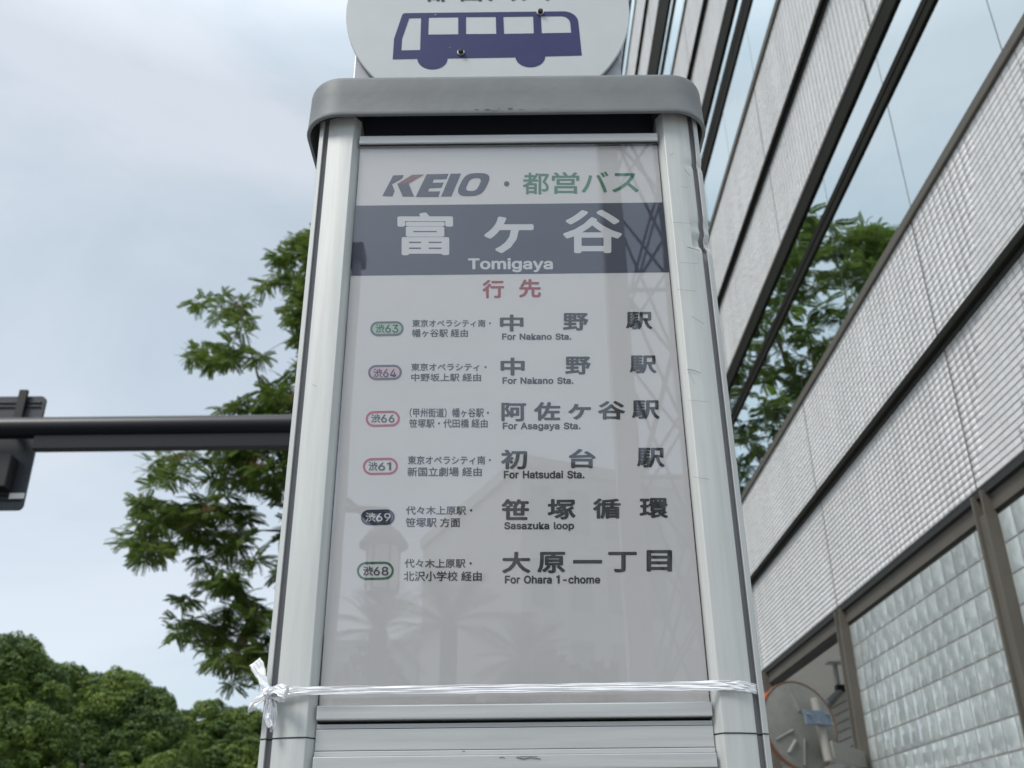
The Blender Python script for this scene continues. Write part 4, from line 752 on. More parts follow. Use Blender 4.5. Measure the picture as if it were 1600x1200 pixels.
# scratches and scuffs on the metal
M_scr = mat('scratch', (.16, .16, .155), .7)
def scratch(pts, wpx, y, ob='scratch', m=M_scr):
    bm = B(); P = [on_y(px, py, y) for px, py in pts]
    for (a, b), wv in zip(zip(P, P[1:]), [wpx*(1-.6*i/len(P)) for i in range(len(P))]):
        d = Vector((b[0]-a[0], b[1]-a[1])); nrm = Vector((-d.y, d.x)).normalized()*wv*.00033
        vs = [bm.verts.new((q[0]+s*nrm.x, y, q[1]+s*nrm.y)) for q, s in ((a, 1), (b, 1), (b, -1), (a, -1))]; bm.faces.new(vs)
    part(ob, bm, m, stop)
yp = D-.0014
for p, wv in (([(1074, 577), (1084, 578.5), (1095, 583)], 1.2), ([(1074, 386), (1085, 389), (1093, 392)], 1.5), ([(1069, 264), (1078, 275)], .8), ([(1047, 243), (1052, 239)], .7), ([(1050, 347), (1080, 349)], .5), ([(1058, 452), (1088, 455)], .5), ([(1080, 494), (1100, 506)], .6), ([(1074, 577), (1086, 600)], .3), ([(1064, 291), (1074, 293)], .5), ([(488, 601), (495, 604)], .6), ([(1062, 410), (1092, 412)], .4), ([(1075, 625), (1108, 628)], .4), ([(1083, 745), (1108, 749)], .5)):
    scratch(p, wv, yp)
for p, wv in (([(780, 1184), (786, 1183), (789, 1185)], 1.1), ([(807, 1183), (818, 1186), (829, 1184), (845, 1186)], 1.8), ([(812, 1182), (840, 1182)], .8), ([(722, 1174), (727, 1174)], 1.2)):
    scratch(p, wv, D+.0026)

# ================================================================== RIBBON TIED ROUND THE SIGN
rib = thing('plastic_ribbon', 'white plastic ribbon tied round the lower sign with a bow at its left post', 'ribbon', (CXs, D-.01, zz(.15)))
def ribbon(name, path, widths, up=(0, 0, 1), wr=.0006, seed=1, nw=9, sub=10, thick=.0004, m=M_ribbon, twist=None):
    rn = np.random.default_rng(seed); P = [Vector(p) for p in path]; pts = []; ws = []; tws = []
    for i in range(len(P)-1):
        p0, p1, p2, p3 = P[max(i-1, 0)], P[i], P[i+1], P[min(i+2, len(P)-1)]
        for k in range(sub):
            t = k/sub; pts.append(.5*((2*p1)+(p2-p0)*t+(2*p0-5*p1+4*p2-p3)*t*t+(3*p1-p0-3*p2+p3)*t**3)); ws.append(widths[i]*(1-t)+widths[i+1]*t)
            tws.append((twist[i]*(1-t)+twist[i+1]*t) if twist else 0)
    pts.append(P[-1]); ws.append(widths[-1]); tws.append(twist[-1] if twist else 0)
    ph = rn.uniform(0, 6.28, nw); fr = rn.uniform(.2, .6, nw); V = []; n = len(pts)
    for i, p in enumerate(pts):
        d = (pts[min(i+1, n-1)]-pts[max(i-1, 0)]).normalized(); u = Vector(up); u = (u-d*u.dot(d)).normalized(); nn = d.cross(u)
        if tws[i]: q = Matrix.Rotation(tws[i], 3, d); u = q @ u; nn = q @ nn
        for j in range(nw):
            s = j/(nw-1)-.5; edge = 1+.06*math.sin(i*.9+ph[0])+.05*math.sin(i*.37+ph[1])
            off = wr*(math.sin(i*fr[j]+ph[j])+.7*(-1)**j)+rn.normal(0, wr*.25)
            V.append(p+u*s*ws[i]*edge+nn*off)
    F = [(i*nw+j, i*nw+j+1, (i+1)*nw+j+1, (i+1)*nw+j) for i in range(n-1) for j in range(nw-1)]
    me = me_from(name, V, F); o = part(name, me, m, rib, smooth=True)
    md = o.modifiers.new('s', 'SOLIDIFY'); md.thickness = thick; return o
zr = zz(.1508); yo = D-.0022
front = [(-.2165, D+.003, zz(.1492)), (-.205, yo, zz(.1500)), (-.18, yo-.0003, zr), (-.1, yo+.0030, zr+.0002), (0, yo+.0034, zr+.0005), (.1, yo+.0030, zr+.0007), (.175, yo, zr+.0007), (.2, yo+.0005, zr+.0004), (.2150, D+.006, zr-.0006), (.2262, D+.022, zr-.001), (.2285, D+.05, zr-.001), (.2285, D+DEP-.04, zr), (.2150, D+DEP+.003, zr), (0, D+DEP+.003, zr), (-.2150, D+DEP+.003, zr), (-.2292, D+DEP-.04, zr), (-.2290, D+.05, zz(.15)), (-.2270, D+.020, zz(.1492)), (-.2165, D+.003, zz(.1492))]
ribbon('band', [(x+CXs, y, z) for x, y, z in front], [.005, .007, .0072, .0074, .0076, .0078, .0082, .0086, .009, .009, .0085]+[.008]*8, wr=.00035, seed=3, sub=14)
kx, ky, kz = on_y(421, 1083, D)[0], D+.0, on_y(421, 1083, D)[1]
def q(px, py, dy=0): x, z = on_y(px, py, D+dy); return (x, D+dy, z)
ribbon('tail', [q(420, 1082, -.004), q(412, 1066, -.004), q(405, 1048, -.002), q(398, 1034, 0)], [.004, .008, .0115, .0125], up=(1, -.2, .5), wr=.0005, seed=5)
ribbon('tail', [q(421, 1084, -.005), q(420, 1100, -.006), q(418, 1120, -.006), q(423, 1136, -.006)], [.004, .0058, .0062, .0045], up=(1, 0, 0), wr=.0008, seed=6)
ribbon('tail', [q(424, 1086, -.003), q(427, 1104, -.004), q(426, 1125, -.003), q(425, 1144, -.003)], [.004, .006, .007, .003], up=(1, .2, 0), wr=.0008, seed=9)
ribbon('bow_loop', [q(417, 1083, -.004), q(405, 1090, -.004), q(392, 1100, .002), q(390, 1106, .006), q(398, 1101, .010), q(412, 1090, .006), q(419, 1084, -.002)], [.004, .007, .0085, .0085, .0085, .006, .004], up=(.3, .25, 1), wr=.0004, seed=7)
ribbon('bow_loop', [q(422, 1083, -.005), q(432, 1076, -.010), q(442, 1080, -.016), q(446, 1087, -.014), q(440, 1091, -.009), q(430, 1088, -.006), q(421, 1084, -.004)], [.004, .009, .011, .011, .0075, .006, .004], up=(.2, .3, 1), wr=.0008, seed=8)
bm = B(); bmesh.ops.create_icosphere(bm, subdivisions=3, radius=.0052)
for v in bm.verts:
    k = 1+.22*math.sin(v.co.x*1500+v.co.z*900)+.15*math.sin(v.co.z*2100); v.co = Vector((v.co.x*k*.95, v.co.y*k, v.co.z*k*.9))
bm.transform(Matrix.Translation(Vector((kx, D-.005, kz)))); part('knot', bm, M_ribbon, rib, smooth=True)

# ================================================================== TRAFFIC SIGN ARM OVER THE ROAD
AY = 8.5
arm = thing('traffic_sign_gantry', 'black horizontal steel arm reaching over the road from behind the bus stop sign', 'gantry', (-.9, AY, 0))
zt = on_y(300, 648.5, AY)[1]; zb = on_y(300, 683, AY-.1)[1]; zl = on_y(300, 700, AY-.02)[1]
rp_ = .102; zc = zt-rp_-.015
bm = B(); tube(bm, [(-9.5, AY, zc), (-.9, AY, zc)], rp_, 28); part('arm', bm, M_blackpaint, arm, smooth=True)
bm = B(); box(bm, -4.44, -.9, AY-.05, AY+.05, zl+.0, zc-rp_+.006, .004); part('lower_beam', bm, M_blackpaint, arm)
bm = B(); tube(bm, [(-.9, AY, .25), (-.9, AY, zc+.3)], .12, 28); part('pole', bm, M_blackpaint, arm, smooth=True)
part('base', box(B(), -1.12, -.68, AY-.22, AY+.22, .002, .25, .02), M_galv, arm)
# the board, seen from behind: rails, clamps, sticker
brd = thing('traffic_board', 'dark traffic board seen from behind, hung on the black arm at the left edge', 'traffic sign', (-5.1, AY+.2, zc))
by_ = AY+rp_+.09
xr0, zr0 = on_y(70, 619, by_); xr1, zr1 = on_y(36, 796, by_)
xr = (xr0+xr1)/2+.0; wB = 1.5
pts = []
rc = .05
for (ccx, ccz, a0) in ((xr-rc, zr1+rc, -90), (xr-rc, zr0-rc, 0), (xr-wB+rc, zr0-rc, 90), (xr-wB+rc, zr1+rc, 180)):
    pts += [(ccx+rc*math.cos(R(a0+90*k/6)), ccz+rc*math.sin(R(a0+90*k/6))) for k in range(7)]
bm = B(); fa = [bm.verts.new((x, by_, z)) for x, z in pts]; fb = [bm.verts.new((x, by_+.035, z)) for x, z in pts]
bm.faces.new(fa); bm.faces.new(fb[::-1])
for k in range(len(pts)): bm.faces.new((fa[k], fa[(k+1) % len(pts)], fb[(k+1) % len(pts)], fb[k]))
bmesh.ops.recalc_face_normals(bm, faces=bm.faces); 
M_bback = mat('board_back', (.045, .052, .06), .5, var=.15); part('board', bm, M_bback, brd)
for z_ in (zr0-.07, zr0-.115, zr1+.13, zr1+.09):
    part('rail', box(B(), xr-wB+.03, xr-.03, by_-.012, by_-.001, z_-.008, z_+.008, .002), M_blackpaint, brd)
xa, za2 = on_y(33, 640, by_-.03)
part('clamp', box(B(), xa-.05, xa+.03, by_-.05, by_-.013, zc+.105, zr0+.05, .004), M_black, brd)
part('clamp', box(B(), xa-.05, xa+.03, AY+.02, by_-.0135, zc+.06, zc+.10, .004), M_black, brd)
part('housing', box(B(), xr-wB+.05, xr-.12, by_-.16, by_-.013, zr1+.17, zl-.02, .01), M_black, brd)
xs0, zs0 = on_y(15, 771, by_-.02); xs1, zs1 = on_y(37, 777, by_-.02)
part('label_plate', box(B(), xs0, xs1, by_-.02, by_-.0125, zs1-.012, zs0+.004, .001), M_white, brd)

# ================================================================== TREES
# --- feather-leaved street tree: pinnate leaves in rosettes at the ends of the shoots
M_ail = leaf_mat('pinnate_foliage', [(0, (.060, .100, .024)), (.42, (.105, .162, .033)), (.72, (.160, .225, .048)), (.92, (.22, .27, .07)), (1, (.30, .22, .09))], .45, .45)
M_samara = mat('dry_seed', (.30, .16, .085), .8, island=.3, var=.3)
TY = 30.0
ail = thing('feather_leaved_tree', 'tall green street tree with long feathery leaves, behind the left post of the sign', 'tree', (-5.5, TY+1, 0))
def leaf_quads(L=.62, n=11, droop=.22, seed=0):
    """one compound leaf along +X: leaflets in pairs, the rachis as a thin strip"""
    rn = random.Random(seed); Q = []
    def cz(t): return .10*L*math.sin(t*PI*.6)-droop*L*t*t
    for i in range(1, n+1):
        t = .16+.84*i/(n+.5); ll = L*.235*(1-.45*abs(t-.5)); x = L*t; z = cz(t)
        for s in (-1, 1):
            a = R(62-18*t)+rn.uniform(-.15, .15); dx, dy = math.cos(a), s*math.sin(a); w_ = ll*.30
            dz = -ll*.25+rn.uniform(-.02, .02)*ll*3
            Q.append([(x, 0, z), (x+dx*ll*.45-s*dy*w_*0-w_*.8*abs(dy), dy*ll*.45+s*w_*dx*.6, z+dz*.3), (x+dx*ll, dy*ll, z+dz), (x+dx*ll*.5+w_*abs(dy), dy*ll*.5-s*w_*dx*.6, z+dz*.35)])
    a0, a1 = .004, .003
    Q.append([(0, -a0, 0), (L*.5, -a1, cz(.5)), (L*.5, a1, cz(.5)), (0, a0, 0)]); Q.append([(L*.5, -a1, cz(.5)), (L, -.001, cz(1)), (L, .001, cz(1)), (L*.5, a1, cz(.5))])
    return np.array(Q, dtype=np.float32)
LV = [leaf_quads(.66, 12, .22, 1), leaf_quads(.60, 11, .45, 2), leaf_quads(.70, 13, .12, 3)]
leaf_mes = []
for Lq in LV:
    V = Lq.reshape(-1, 3); F = np.arange(len(V), dtype=np.int32).reshape(-1, 4); me = fast_mesh('leaf', V, F); me.materials.append(M_ail); leaf_mes.append(me)
POLY = [(500,340),(448,358),(418,380),(404,420),(395,448),(340,447),(284,450),(282,480),(325,500),(330,520),(300,530),(284,560),(287,580),(335,595),(362,602),(355,617),(312,625),(322,652),(262,695),(225,705),(215,745),(196,775),(205,800),(160,850),(152,898),(176,906),(206,900),(262,880),(292,862),(300,900),(250,930),(240,955),(262,972),(243,998),(262,1000),(268,1022),(300,1012),(330,1050),(352,1085),(378,1092),(388,1064),(420,1085),(470,1100),(560,1080),(560,350)]
HOLES = [((425,515), 26), ((380,590), 22), ((448,560), 16), ((440,470), 12), ((420,800), 20), ((430,860), 18), ((395,905), 14), ((330,940), 13), ((440,930), 14), ((300,765), 9), ((440,1010), 12), ((350,520), 8)]
def inside(x, y, P):
    c = False; n = len(P)
    for i in range(n):
        x1, y1 = P[i]; x2, y2 = P[(i+1) % n]
        if (y1 > y) != (y2 > y) and x < (x2-x1)*(y-y1)/(y2-y1)+x1: c = not c
    return c
def edge_d(x, y, P):
    m = 1e9
    for i in range(len(P)):
        a = np.array(P[i], float); b = np.array(P[(i+1) % len(P)], float); p = np.array([x, y]); t = np.clip(np.dot(p-a, b-a)/np.dot(b-a, b-a), 0, 1); m = min(m, np.linalg.norm(p-a-t*(b-a)))
    return m
ros = []; rr_ = random.Random(5)
tries = 0
while len(ros) < 520 and tries < 26000:
    tries += 1; px, py = rr_.uniform(150, 520), rr_.uniform(350, 1100)
    if not inside(px, py, POLY): continue
    ed = edge_d(px, py, POLY)
    if ed < 13 or any(math.hypot(px-h[0][0], py-h[0][1]) < h[1]+14 for h in HOLES): continue
    if px < 380 and rr_.random() < .30: continue
    Y = TY+rr_.uniform(-2.6, 2.6); x, z = on_y(px, py, Y)
    ros.append((x, Y, z, min(1.0, .50+ed/55)))
nvis = len(ros)
# the crown behind the sign and to the back
while len(ros) < nvis+650:
    a, b, c = (rr_.gauss(0, 1) for _ in range(3)); k = 1/math.sqrt(a*a+b*b+c*c)*rr_.uniform(.55, 1)**.5
    x, y, z = -3.6+6.2*a*k, TY+1.5+5.2*b*k, 15.4+8.6*c*k
    pr = project((x, y, z))
    if pr[0] < 490: continue
    ros.append((x, y, z, 1))
fol = []; objs = []; sam = []
for (x, y, z, s) in ros:
    nl = rr_.randint(9, 14); tilt = rr_.uniform(-.35, .35); base = rr_.uniform(0, 6.28)
    for k in range(nl):
        az = base+2*PI*k/nl+rr_.uniform(-.25, .25); el = rr_.uniform(-.75, .45)+tilt*math.cos(az)
        sc_ = s*rr_.uniform(.75, 1.1)
        M = Matrix.Translation((x, y, z)) @ Matrix.Rotation(az, 4, 'Z') @ Matrix.Rotation(-el, 4, 'Y') @ Matrix.Rotation(rr_.uniform(-.7, .7), 4, 'X') @ Matrix.Scale(sc_, 4)
        j = rr_.randrange(3)
        pr = project((x, y, z))
        tipx = project(M @ Vector((.6, 0, 0)))[0]
        objs.append((pr[0] < 475 and True, -sc_/pr[2], j, M, tipx))
    if rr_.random() < .10: sam.append((x, y-.1, z+.1))
vis = sorted([o for o in objs if o[0]], key=lambda o: o[1]); chosen = vis[:300]; ch = set(id(o) for o in chosen)
for o in chosen:
    ob = new_obj('leaf', leaf_mes[o[2]], None, ail); m = o[3].copy(); m.translation -= ail.location; ob.matrix_local = m
acc = []
for o in objs:
    if id(o) in ch: continue
    m = np.array(o[3], dtype=np.float32); q_ = LV[o[2]].reshape(-1, 3); acc.append(q_ @ m[:3, :3].T+m[:3, 3])
V = np.concatenate(acc); F = np.arange(len(V), dtype=np.int32).reshape(-1, 4)
part('foliage', fast_mesh('foliage', V, F), M_ail, ail, kind='stuff')
sv = []
for x, y, z in sam:
    for k in range(150):
        a = RNG.normal(0, .13, 3); c = np.array([x, y, z])+a*[1, 1, .8]; u = RNG.normal(0, 1, 3); u /= np.linalg.norm(u); v = np.cross(u, RNG.normal(0, 1, 3)); v /= np.linalg.norm(v)
        sv += [c-u*.028, c+v*.010, c+u*.028, c-v*.010]
sv = np.array(sv, dtype=np.float32); part('seed_cluster', fast_mesh('seed_cluster', sv, np.arange(len(sv), dtype=np.int32).reshape(-1, 4)), M_samara, ail, kind='stuff')
bm = B(); top = Vector((-4.3, TY+1, 19)); tube(bm, [(-5.5, TY+1, 0), (-5.3, TY+1, 4), (-4.9, TY+1.1, 9), (-4.5, TY+1, 14), top], [.34, .28, .22, .14, .05], 14); part('trunk', bm, M_bark, ail, smooth=True)
trunk_pts = [Vector((-5.3, TY+1, 5)), Vector((-5.1, TY+1, 8)), Vector((-4.8, TY+1, 11)), Vector((-4.6, TY+1, 14)), Vector((-4.4, TY+1, 17))]
limbs = []
for k in range(11):
    t = k/10; s0 = Vector((-5.35+1.0*t, TY+1, 6+11*t)); tgt = rr_.choice(ros[:nvis]) if k % 2 == 0 else rr_.choice(ros[nvis:]); e_ = Vector(tgt[:3])
    if e_.z < s0.z+1: e_.z = s0.z+rr_.uniform(0, 2)
    mid = s0.lerp(e_, .5)+Vector((0, 0, .6)); bm = B(); tube(bm, [s0, s0.lerp(mid, .5)+Vector((0, 0, .2)), mid, mid.lerp(e_, .6), e_], [.11, .09, .07, .045, .02], 8); part('branch', bm, M_bark, ail, smooth=True); limbs.append((mid, e_))
bm = B(); nodes = [m_.lerp(e_, u) for m_, e_ in limbs for u in (0, .25, .5, .75, 1)]
for x, y, z, s in sorted(ros, key=lambda r: abs(r[0]+4.8)+.6*abs(r[1]-TY-1)):
    p = Vector((x, y, z)); best = min(nodes, key=lambda c: (c-p).length+.25*abs(c.x+4.8)); nodes.append(p)
    tube(bm, [best, best.lerp(p, .5)+Vector((0, 0, .12)), p], [.018, .012, .008], 5, cap=False)
part('twig', bm, M_bark, ail, kind='stuff')

# --- round camphor-like trees far beyond the road
M_cam = leaf_mat('round_crown_foliage', [(0, (.030, .060, .020)), (.35, (.066, .116, .028)), (.58, (.125, .190, .038)), (.84, (.225, .29, .055)), (1, (.29, .34, .07))], .55, .30)
M_cam2 = leaf_mat('bright_crown_foliage', [(0, (.055, .095, .022)), (.5, (.12, .185, .036)), (1, (.20, .27, .05))], .55, .30)
def round_tree(label, domes, Y, m, seed, ztop, nlob=80, leaf=.15, per=980):
    rn = np.random.default_rng(seed)
    xs = [d[0] for d in domes]; cx_ = float(np.mean(xs))
    t = thing('round_crowned_tree', label, 'tree', (cx_, Y, 0), 'round-crowned trees beyond the road')
    VV = []
    lobes = []
    for (dx, dy, dz, rx, rz) in domes:
        n = max(9, int(nlob*.62*rx*rz/9))
        # lobes on the dome, evenly spread (fibonacci), smaller at the top
        for i in range(n):
            u = 1-1.75*(i+.5)/n; ph = i*2.39996+rn.uniform(-.3, .3); s_ = math.sqrt(max(0, 1-u*u))
            p = np.array([dx+rx*.86*s_*math.cos(ph), dy+rx*.86*s_*math.sin(ph), dz+rz*.88*u]); lobes.append((p, rn.uniform(.8, 1.5)*min(rx, 3.2)/3.2*1.1))
    for p, r in lobes:
        n = int(per*(r/.9)**2)+60
        d = rn.normal(0, 1, (n, 3)); d /= np.linalg.norm(d, axis=1)[:, None]; d[:, 2] = np.where(d[:, 2] < -.55, -d[:, 2], d[:, 2])
        rad = r*(1-.28*rn.random(n)**2)*(1+.10*np.sin(d[:, 0]*7+p[0])+.10*np.sin(d[:, 1]*6+d[:, 2]*8+p[1]))
        c = p+d*rad[:, None]*[1, 1, .78]
        nn = d+rn.normal(0, .55, (n, 3)); nn /= np.linalg.norm(nn, axis=1)[:, None]
        a = np.cross(nn, rn.normal(0, 1, (n, 3))); a /= np.linalg.norm(a, axis=1)[:, None]; b = np.cross(nn, a)
        s_ = leaf*rn.uniform(.6, 1.25, (n, 1))
        VV.append(np.stack([c-a*s_*.6, c+b*s_*.34, c+a*s_*.6, c-b*s_*.34], 1).reshape(-1, 3))
    V = np.concatenate(VV).astype(np.float32); part('crown', fast_mesh('crown', V, np.arange(len(V), dtype=np.int32).reshape(-1, 4)), m, t)
    # dark inner mass so the crown is not see-through, with gaps left at its rim
    bm = B()
    for (dx, dy, dz, rx, rz) in domes:
        g = bmesh.ops.create_icosphere(bm, subdivisions=3, radius=1)
        for v in g['verts']:
            k = .60+.08*math.sin(v.co.x*5+dx)+.07*math.sin(v.co.z*7+v.co.y*5)
            v.co = Vector((dx+v.co.x*rx*k, dy+v.co.y*rx*k, dz+v.co.z*rz*k))
    part('inner_foliage', bm, m, t, smooth=True)
    bm = B(); tube(bm, [(cx_, Y, 0), (cx_+.1, Y, 3.0), (cx_, Y, 5.5)], [.55, .42, .3], 14); part('trunk', bm, M_bark, t, smooth=True)
    for k in range(5):
        a = k*1.26; bm = B(); tube(bm, [(cx_, Y, 4), (cx_+1.2*math.cos(a), Y+1.2*math.sin(a), 6), (cx_+1.4*math.cos(a), Y+1.4*math.sin(a), 6.4)], [.26, .18, .08], 8); part('branch', bm, M_bark, t, smooth=True)
    return t
def dm(px, py, rpx, Y, rzf=1.0, dy=0):
    """a dome whose top is seen at px, py and whose half width is rpx pixels"""
    x, z = on_y(px, py+11, Y); s_ = 1/ (FPX/(Y/ .896))  # metres per pixel, about
    rx = rpx*s_; rz = rx*rzf; return (x, Y+dy, z-rz, rx, rz)
round_tree('large dark round-crowned tree at the lower left edge, left of the wide domed tree', [dm(25, 998, 66, 52, 1.1), dm(72, 1035, 40, 51.5, 1.3), dm(-55, 1010, 75, 53, 1.1), dm(40, 1095, 62, 50.5, 1.1), dm(-30, 1130, 60, 50, 1.0)], 52, M_cam, 21, 13)
round_tree('wide domed green tree at the lower left, tallest in the middle of the row', [dm(112, 1035, 46, 60, 1.1), dm(190, 1050, 58, 60, 1.1), dm(232, 1068, 48, 60, 1.1), dm(140, 1100, 62, 59, 1.1), dm(250, 1105, 50, 59, 1.15), dm(95, 1140, 50, 58, 1.1), dm(190, 1140, 60, 58, 1.0)], 60, M_cam, 22, 12)
round_tree('lower round-crowned tree just left of the bow on the sign post', [dm(325, 1090, 40, 66, 1.1), dm(372, 1100, 44, 66, 1.1), dm(410, 1108, 44, 66, 1.1), dm(330, 1140, 48, 65, 1.1), dm(400, 1150, 52, 65, 1.0), dm(470, 1120, 50, 66, 1.1)], 66, M_cam, 23, 11)
round_tree('bright yellow-green tree touching the lower left corner', [dm(-40, 1088, 44, 47, 1.2), dm(-22, 1150, 34, 46.5, 1.2)], 47, M_cam2, 24, 9, leaf=.14)
round_tree('bright green lower crown in front of the wide domed tree', [dm(100, 1182, 26, 50, 1.0), dm(66, 1192, 26, 49, 1.0), dm(258, 1166, 36, 54, 1.1)], 50, M_cam2, 25, 9, leaf=.14)

# ================================================================== THINGS ACROSS THE PAVEMENT BEHIND THE CAMERA (mirrored in the sign's glass)
def mir_xz(px, py, Yv):                       # where a thing must stand to be mirrored at px, py by the poster glass
    x, z = on_y(px, py, Yv); return x, z
RY = lambda Yv: 2*(D+.0062)-Yv
# lamp pole
Yv = 7.2; x_, zt_ = mir_xz(558, 408, Yv)
lp = thing('street_light', 'slim grey street light pole with flat head, mirrored at the left of the poster glass', 'street light', (x_, RY(Yv), 0))
bm = B(); tube(bm, [(x_, RY(Yv), 0), (x_, RY(Yv), zt_)], .042, 16); part('pole', bm, M_galv, lp, smooth=True)
part('lamp_head', box(B(), x_-.28, x_+.07, RY(Yv)-.12, RY(Yv)+.12, zt_-.02, zt_+.12, .02), M_blackpaint, lp)
# lantern on a bracket
xl, zl_ = mir_xz(600, 838, Yv)
lt = thing('hanging_lantern', 'old-style round lantern hung from a bracket on the slim pole, mirrored in the poster glass', 'lantern', (xl, RY(Yv), zl_))
bm = B(); tube(bm, [(x_+.04, RY(Yv), zl_+.22), (xl, RY(Yv), zl_+.20)], .03, 8); part('bracket', bm, M_blackpaint, lt)
bm = B(); tube(bm, [(x_+.04, RY(Yv), zl_+.30), (xl, RY(Yv), zl_+.03)], .022, 8); part('brace', bm, M_blackpaint, lt)
def lathe(prof, c, n=24):
    bm = B(); rg = [[bm.verts.new((c[0]+r*math.cos(2*PI*k/n), c[1]+r*math.sin(2*PI*k/n), c[2]+z)) for k in range(n)] for r, z in prof]
    for a, b in zip(rg, rg[1:]):
        for k in range(n): bm.faces.new((a[k], a[(k+1) % n], b[(k+1) % n], b[k]))
    bm.faces.new(rg[0][::-1]); bm.faces.new(rg[-1]); bmesh.ops.recalc_face_normals(bm, faces=bm.faces); return bm
lc = (xl, RY(Yv), zl_)
part('cap', lathe([(.03, .22), (.05, .08), (.13, .02), (.185, -.06), (.185, -.08), (.12, -.09)], lc), M_blackpaint, lt, smooth=True)
part('lantern_glass', lathe([(.11, -.09), (.115, -.2), (.115, -.38), (.10, -.42)], lc), mat('frosted_glass', (.45, .46, .42), .4), lt, smooth=True)
for k in range(6):
    a = k*PI/3; part('lantern_bar', box(B(), lc[0]+.12*math.cos(a)-.008, lc[0]+.12*math.cos(a)+.008, lc[1]+.12*math.sin(a)-.008, lc[1]+.12*math.sin(a)+.008, lc[2]-.43, lc[2]-.09), M_blackpaint, lt)
part('lantern_foot', lathe([(.11, -.42), (.125, -.44), (.04, -.50), (.02, -.52)], lc), M_blackpaint, lt, smooth=True)
# palms
M_palm = leaf_mat('palm_frond', [(0, (.006, .012, .006)), (1, (.016, .026, .012))], .9, .05)
def palm(x, y, h, s, label, seed):
    rn = random.Random(seed); t = thing('palm_tree', label, 'palm', (x, y, 0), 'palms behind the camera')
    bm = B(); tube(bm, [(x, y, 0), (x+.05, y, h*.5), (x, y, h)], [.14, .11, .12], 12); part('trunk', bm, M_palm, t, smooth=True)
    V = []
    for k in range(30):
        az = rn.uniform(0, 2*PI); el = rn.uniform(-.35, 1.35); L = s*rn.uniform(.8, 1.1)
        for i in range(22):
            t0 = i/22; 
            def pt(tt): return np.array([x+math.cos(az)*L*tt*math.cos(el), y+math.sin(az)*L*tt*math.cos(el), h+L*tt*math.sin(el)-.35*L*tt*tt])
            p = pt(t0); d = pt(t0+.05)-p; sd_ = np.array([-math.sin(az), math.cos(az), 0]); ll = .26*s*math.sin(PI*(.12+.85*t0))
            for sg in (-1, 1):
                e2 = p+sg*sd_*ll*.8+d/np.linalg.norm(d)*ll*.7-np.array([0, 0, .18*ll]); V += [p, p+d*.35, e2, p-d*.2]
    V = np.array(V, dtype=np.float32); part('fronds', fast_mesh('fronds', V, np.arange(len(V), dtype=np.int32).reshape(-1, 4)), M_palm, t, kind='stuff')
for px, py, Yv, s, lab, sd2 in ((590, 985, 13, 1.25, 'small palm leftmost in the poster reflection', 1), (700, 975, 14, 1.55, 'bushy palm at the middle of the poster reflection', 2), (820, 1030, 15, 1.4, 'low palm rightmost of the mirrored palms', 3)):
    x_, z_ = mir_xz(px, py, Yv); palm(x_, RY(Yv), z_, s*.80, lab, sd2)
hd = B(); rnh = np.random.default_rng(4); V = []
for _ in range(14000):
    c = np.array([rnh.uniform(-4.6, 1.6), RY(16)+rnh.uniform(-.8, .8), 0.]); c[2] = rnh.uniform(.1, 4.3+.35*math.sin(c[0]*2.1)+.2*math.sin(c[0]*5)); a = rnh.normal(0, 1, 3); a /= np.linalg.norm(a); b = np.cross(a, rnh.normal(0, 1, 3)); b /= np.linalg.norm(b)
    V += [c-a*.13, c+b*.07, c+a*.13, c-b*.07]
hd.free(); V = np.array(V, dtype=np.float32); hedge = new_obj('hedge', fast_mesh('hedge', V, np.arange(len(V), dtype=np.int32).reshape(-1, 4)), M_palm)
hedge['label'] = 'tall dark hedge below the palms, mirrored along the foot of the poster'; hedge['category'] = 'hedge'
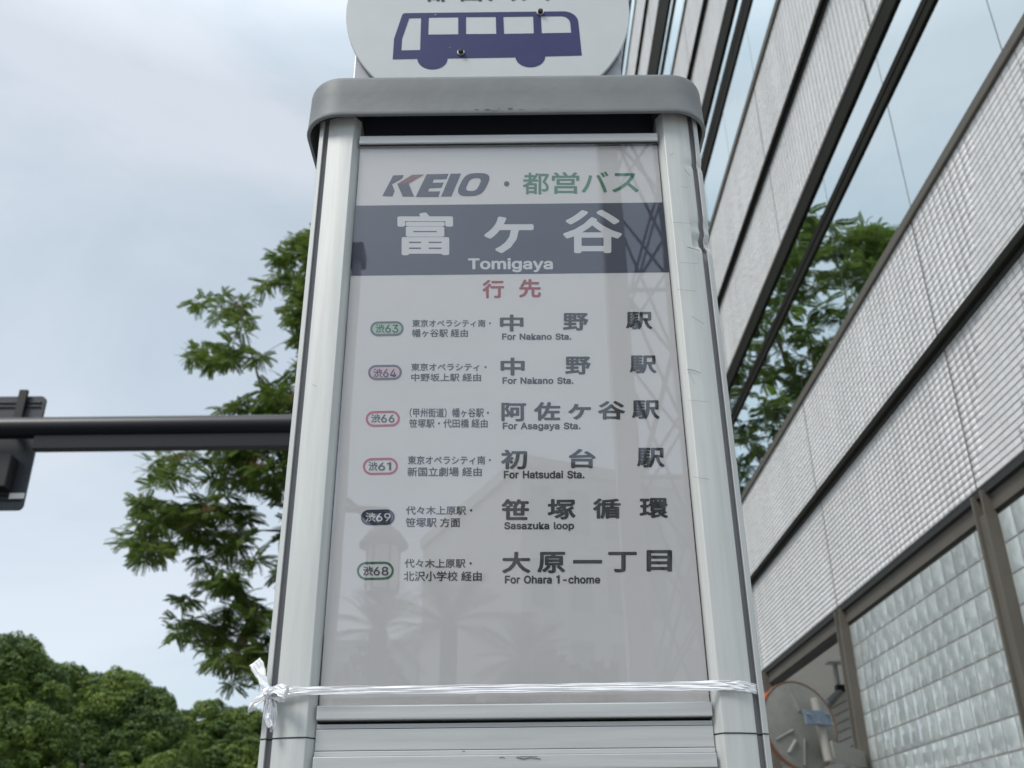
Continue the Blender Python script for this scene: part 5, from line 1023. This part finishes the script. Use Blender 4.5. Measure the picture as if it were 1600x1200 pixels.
# buildings over the road behind the camera
M_bf = mat('mirrored_facade', (.50, .49, .47), .8, var=.1, var_scale=.5); M_bg = mat('mirrored_facade_dark', (.48, .48, .47), .8, var=.1, var_scale=.5); M_gl = mat('dark_glazing', (.24, .25, .25), .35)
def block(name, label, x0, x1, y0, y1, h, m, rz=0, floors=5, wins=6, parapet=.6):
    cxb, cyb = (x0+x1)/2, (y0+y1)/2
    t = thing(name, label, 'building', (cxb, cyb, 0)); 
    part('wall', box(B(), x0, x1, y0, y1, 0, h), m, t); part('parapet', box(B(), x0-.15, x1+.15, y0-.15, y1+.15, h+.005, h+parapet), m, t)
    fh = (h-1)/floors; ww = (x1-x0)/wins
    for f in range(floors):
        for k in range(wins):
            wn = part('window', box(B(), x0+k*ww+.35, x0+(k+1)*ww-.35, y1+.001, y1+.06, 1+f*fh+.5, 1+f*fh+fh-.7), m, t)
            part('pane', box(B(), x0+k*ww+.42, x0+(k+1)*ww-.42, y1+.061, y1+.07, 1+f*fh+.57, 1+f*fh+fh-.77), M_gl, wn)
    t.rotation_euler = (0, 0, R(rz)); return t
block('office_block', 'grey office block across the crossing, mirrored in the middle of the poster glass', -3.0, 9.0, -58, -44, 19.0, M_bf, rz=-24, floors=5, wins=6)
block('low_building', 'long low building behind the palms, mirrored along the foot of the poster glass', -34, 34, -74, -64, 15.0, M_bg, floors=4, wins=20)
# lattice mast
lat = thing('lattice_mast', 'tall steel lattice mast crossed by diagonal bars, mirrored at the right of the poster glass', 'mast', (4.4, RY(18), 0))
Yv = 18; xL = mir_xz(985, 500, Yv)[0]; xR = xL+2.6; yf = RY(Yv); H = 24
M_lat = mat('mast_steel', (.20, .19, .18), .6, metal=.2, var=.2)
part('column', box(B(), xL-.45, xL+.0, yf-.5, yf, 0, H), mat('mast_concrete', (.36, .34, .32), .8, var=.2), lat)
for xx in (xL+1.3, xR):
    for yy in (yf, yf-2.4):
        bm = B(); tube(bm, [(xx, yy, 0), (xx, yy, H)], .07, 8); part('leg', bm, M_lat, lat)
st = 4.2
for k in range(int(H/st)):
    z0 = k*st
    for (xa, xb) in ((xL, xL+1.3), (xL+1.3, xR), (xL, xR)):
        for yy in (yf, yf-2.4):
            bm = B(); tube(bm, [(xa, yy, z0), (xb, yy, z0+st)], .036, 6); part('brace', bm, M_lat, lat)
            bm = B(); tube(bm, [(xb, yy-.14, z0), (xa, yy-.14, z0+st)], .036, 6); part('brace', bm, M_lat, lat)
    bm = B(); tube(bm, [(xL, yf+.14, z0+st), (xR, yf+.14, z0+st)], .05, 6); part('brace', bm, M_lat, lat)
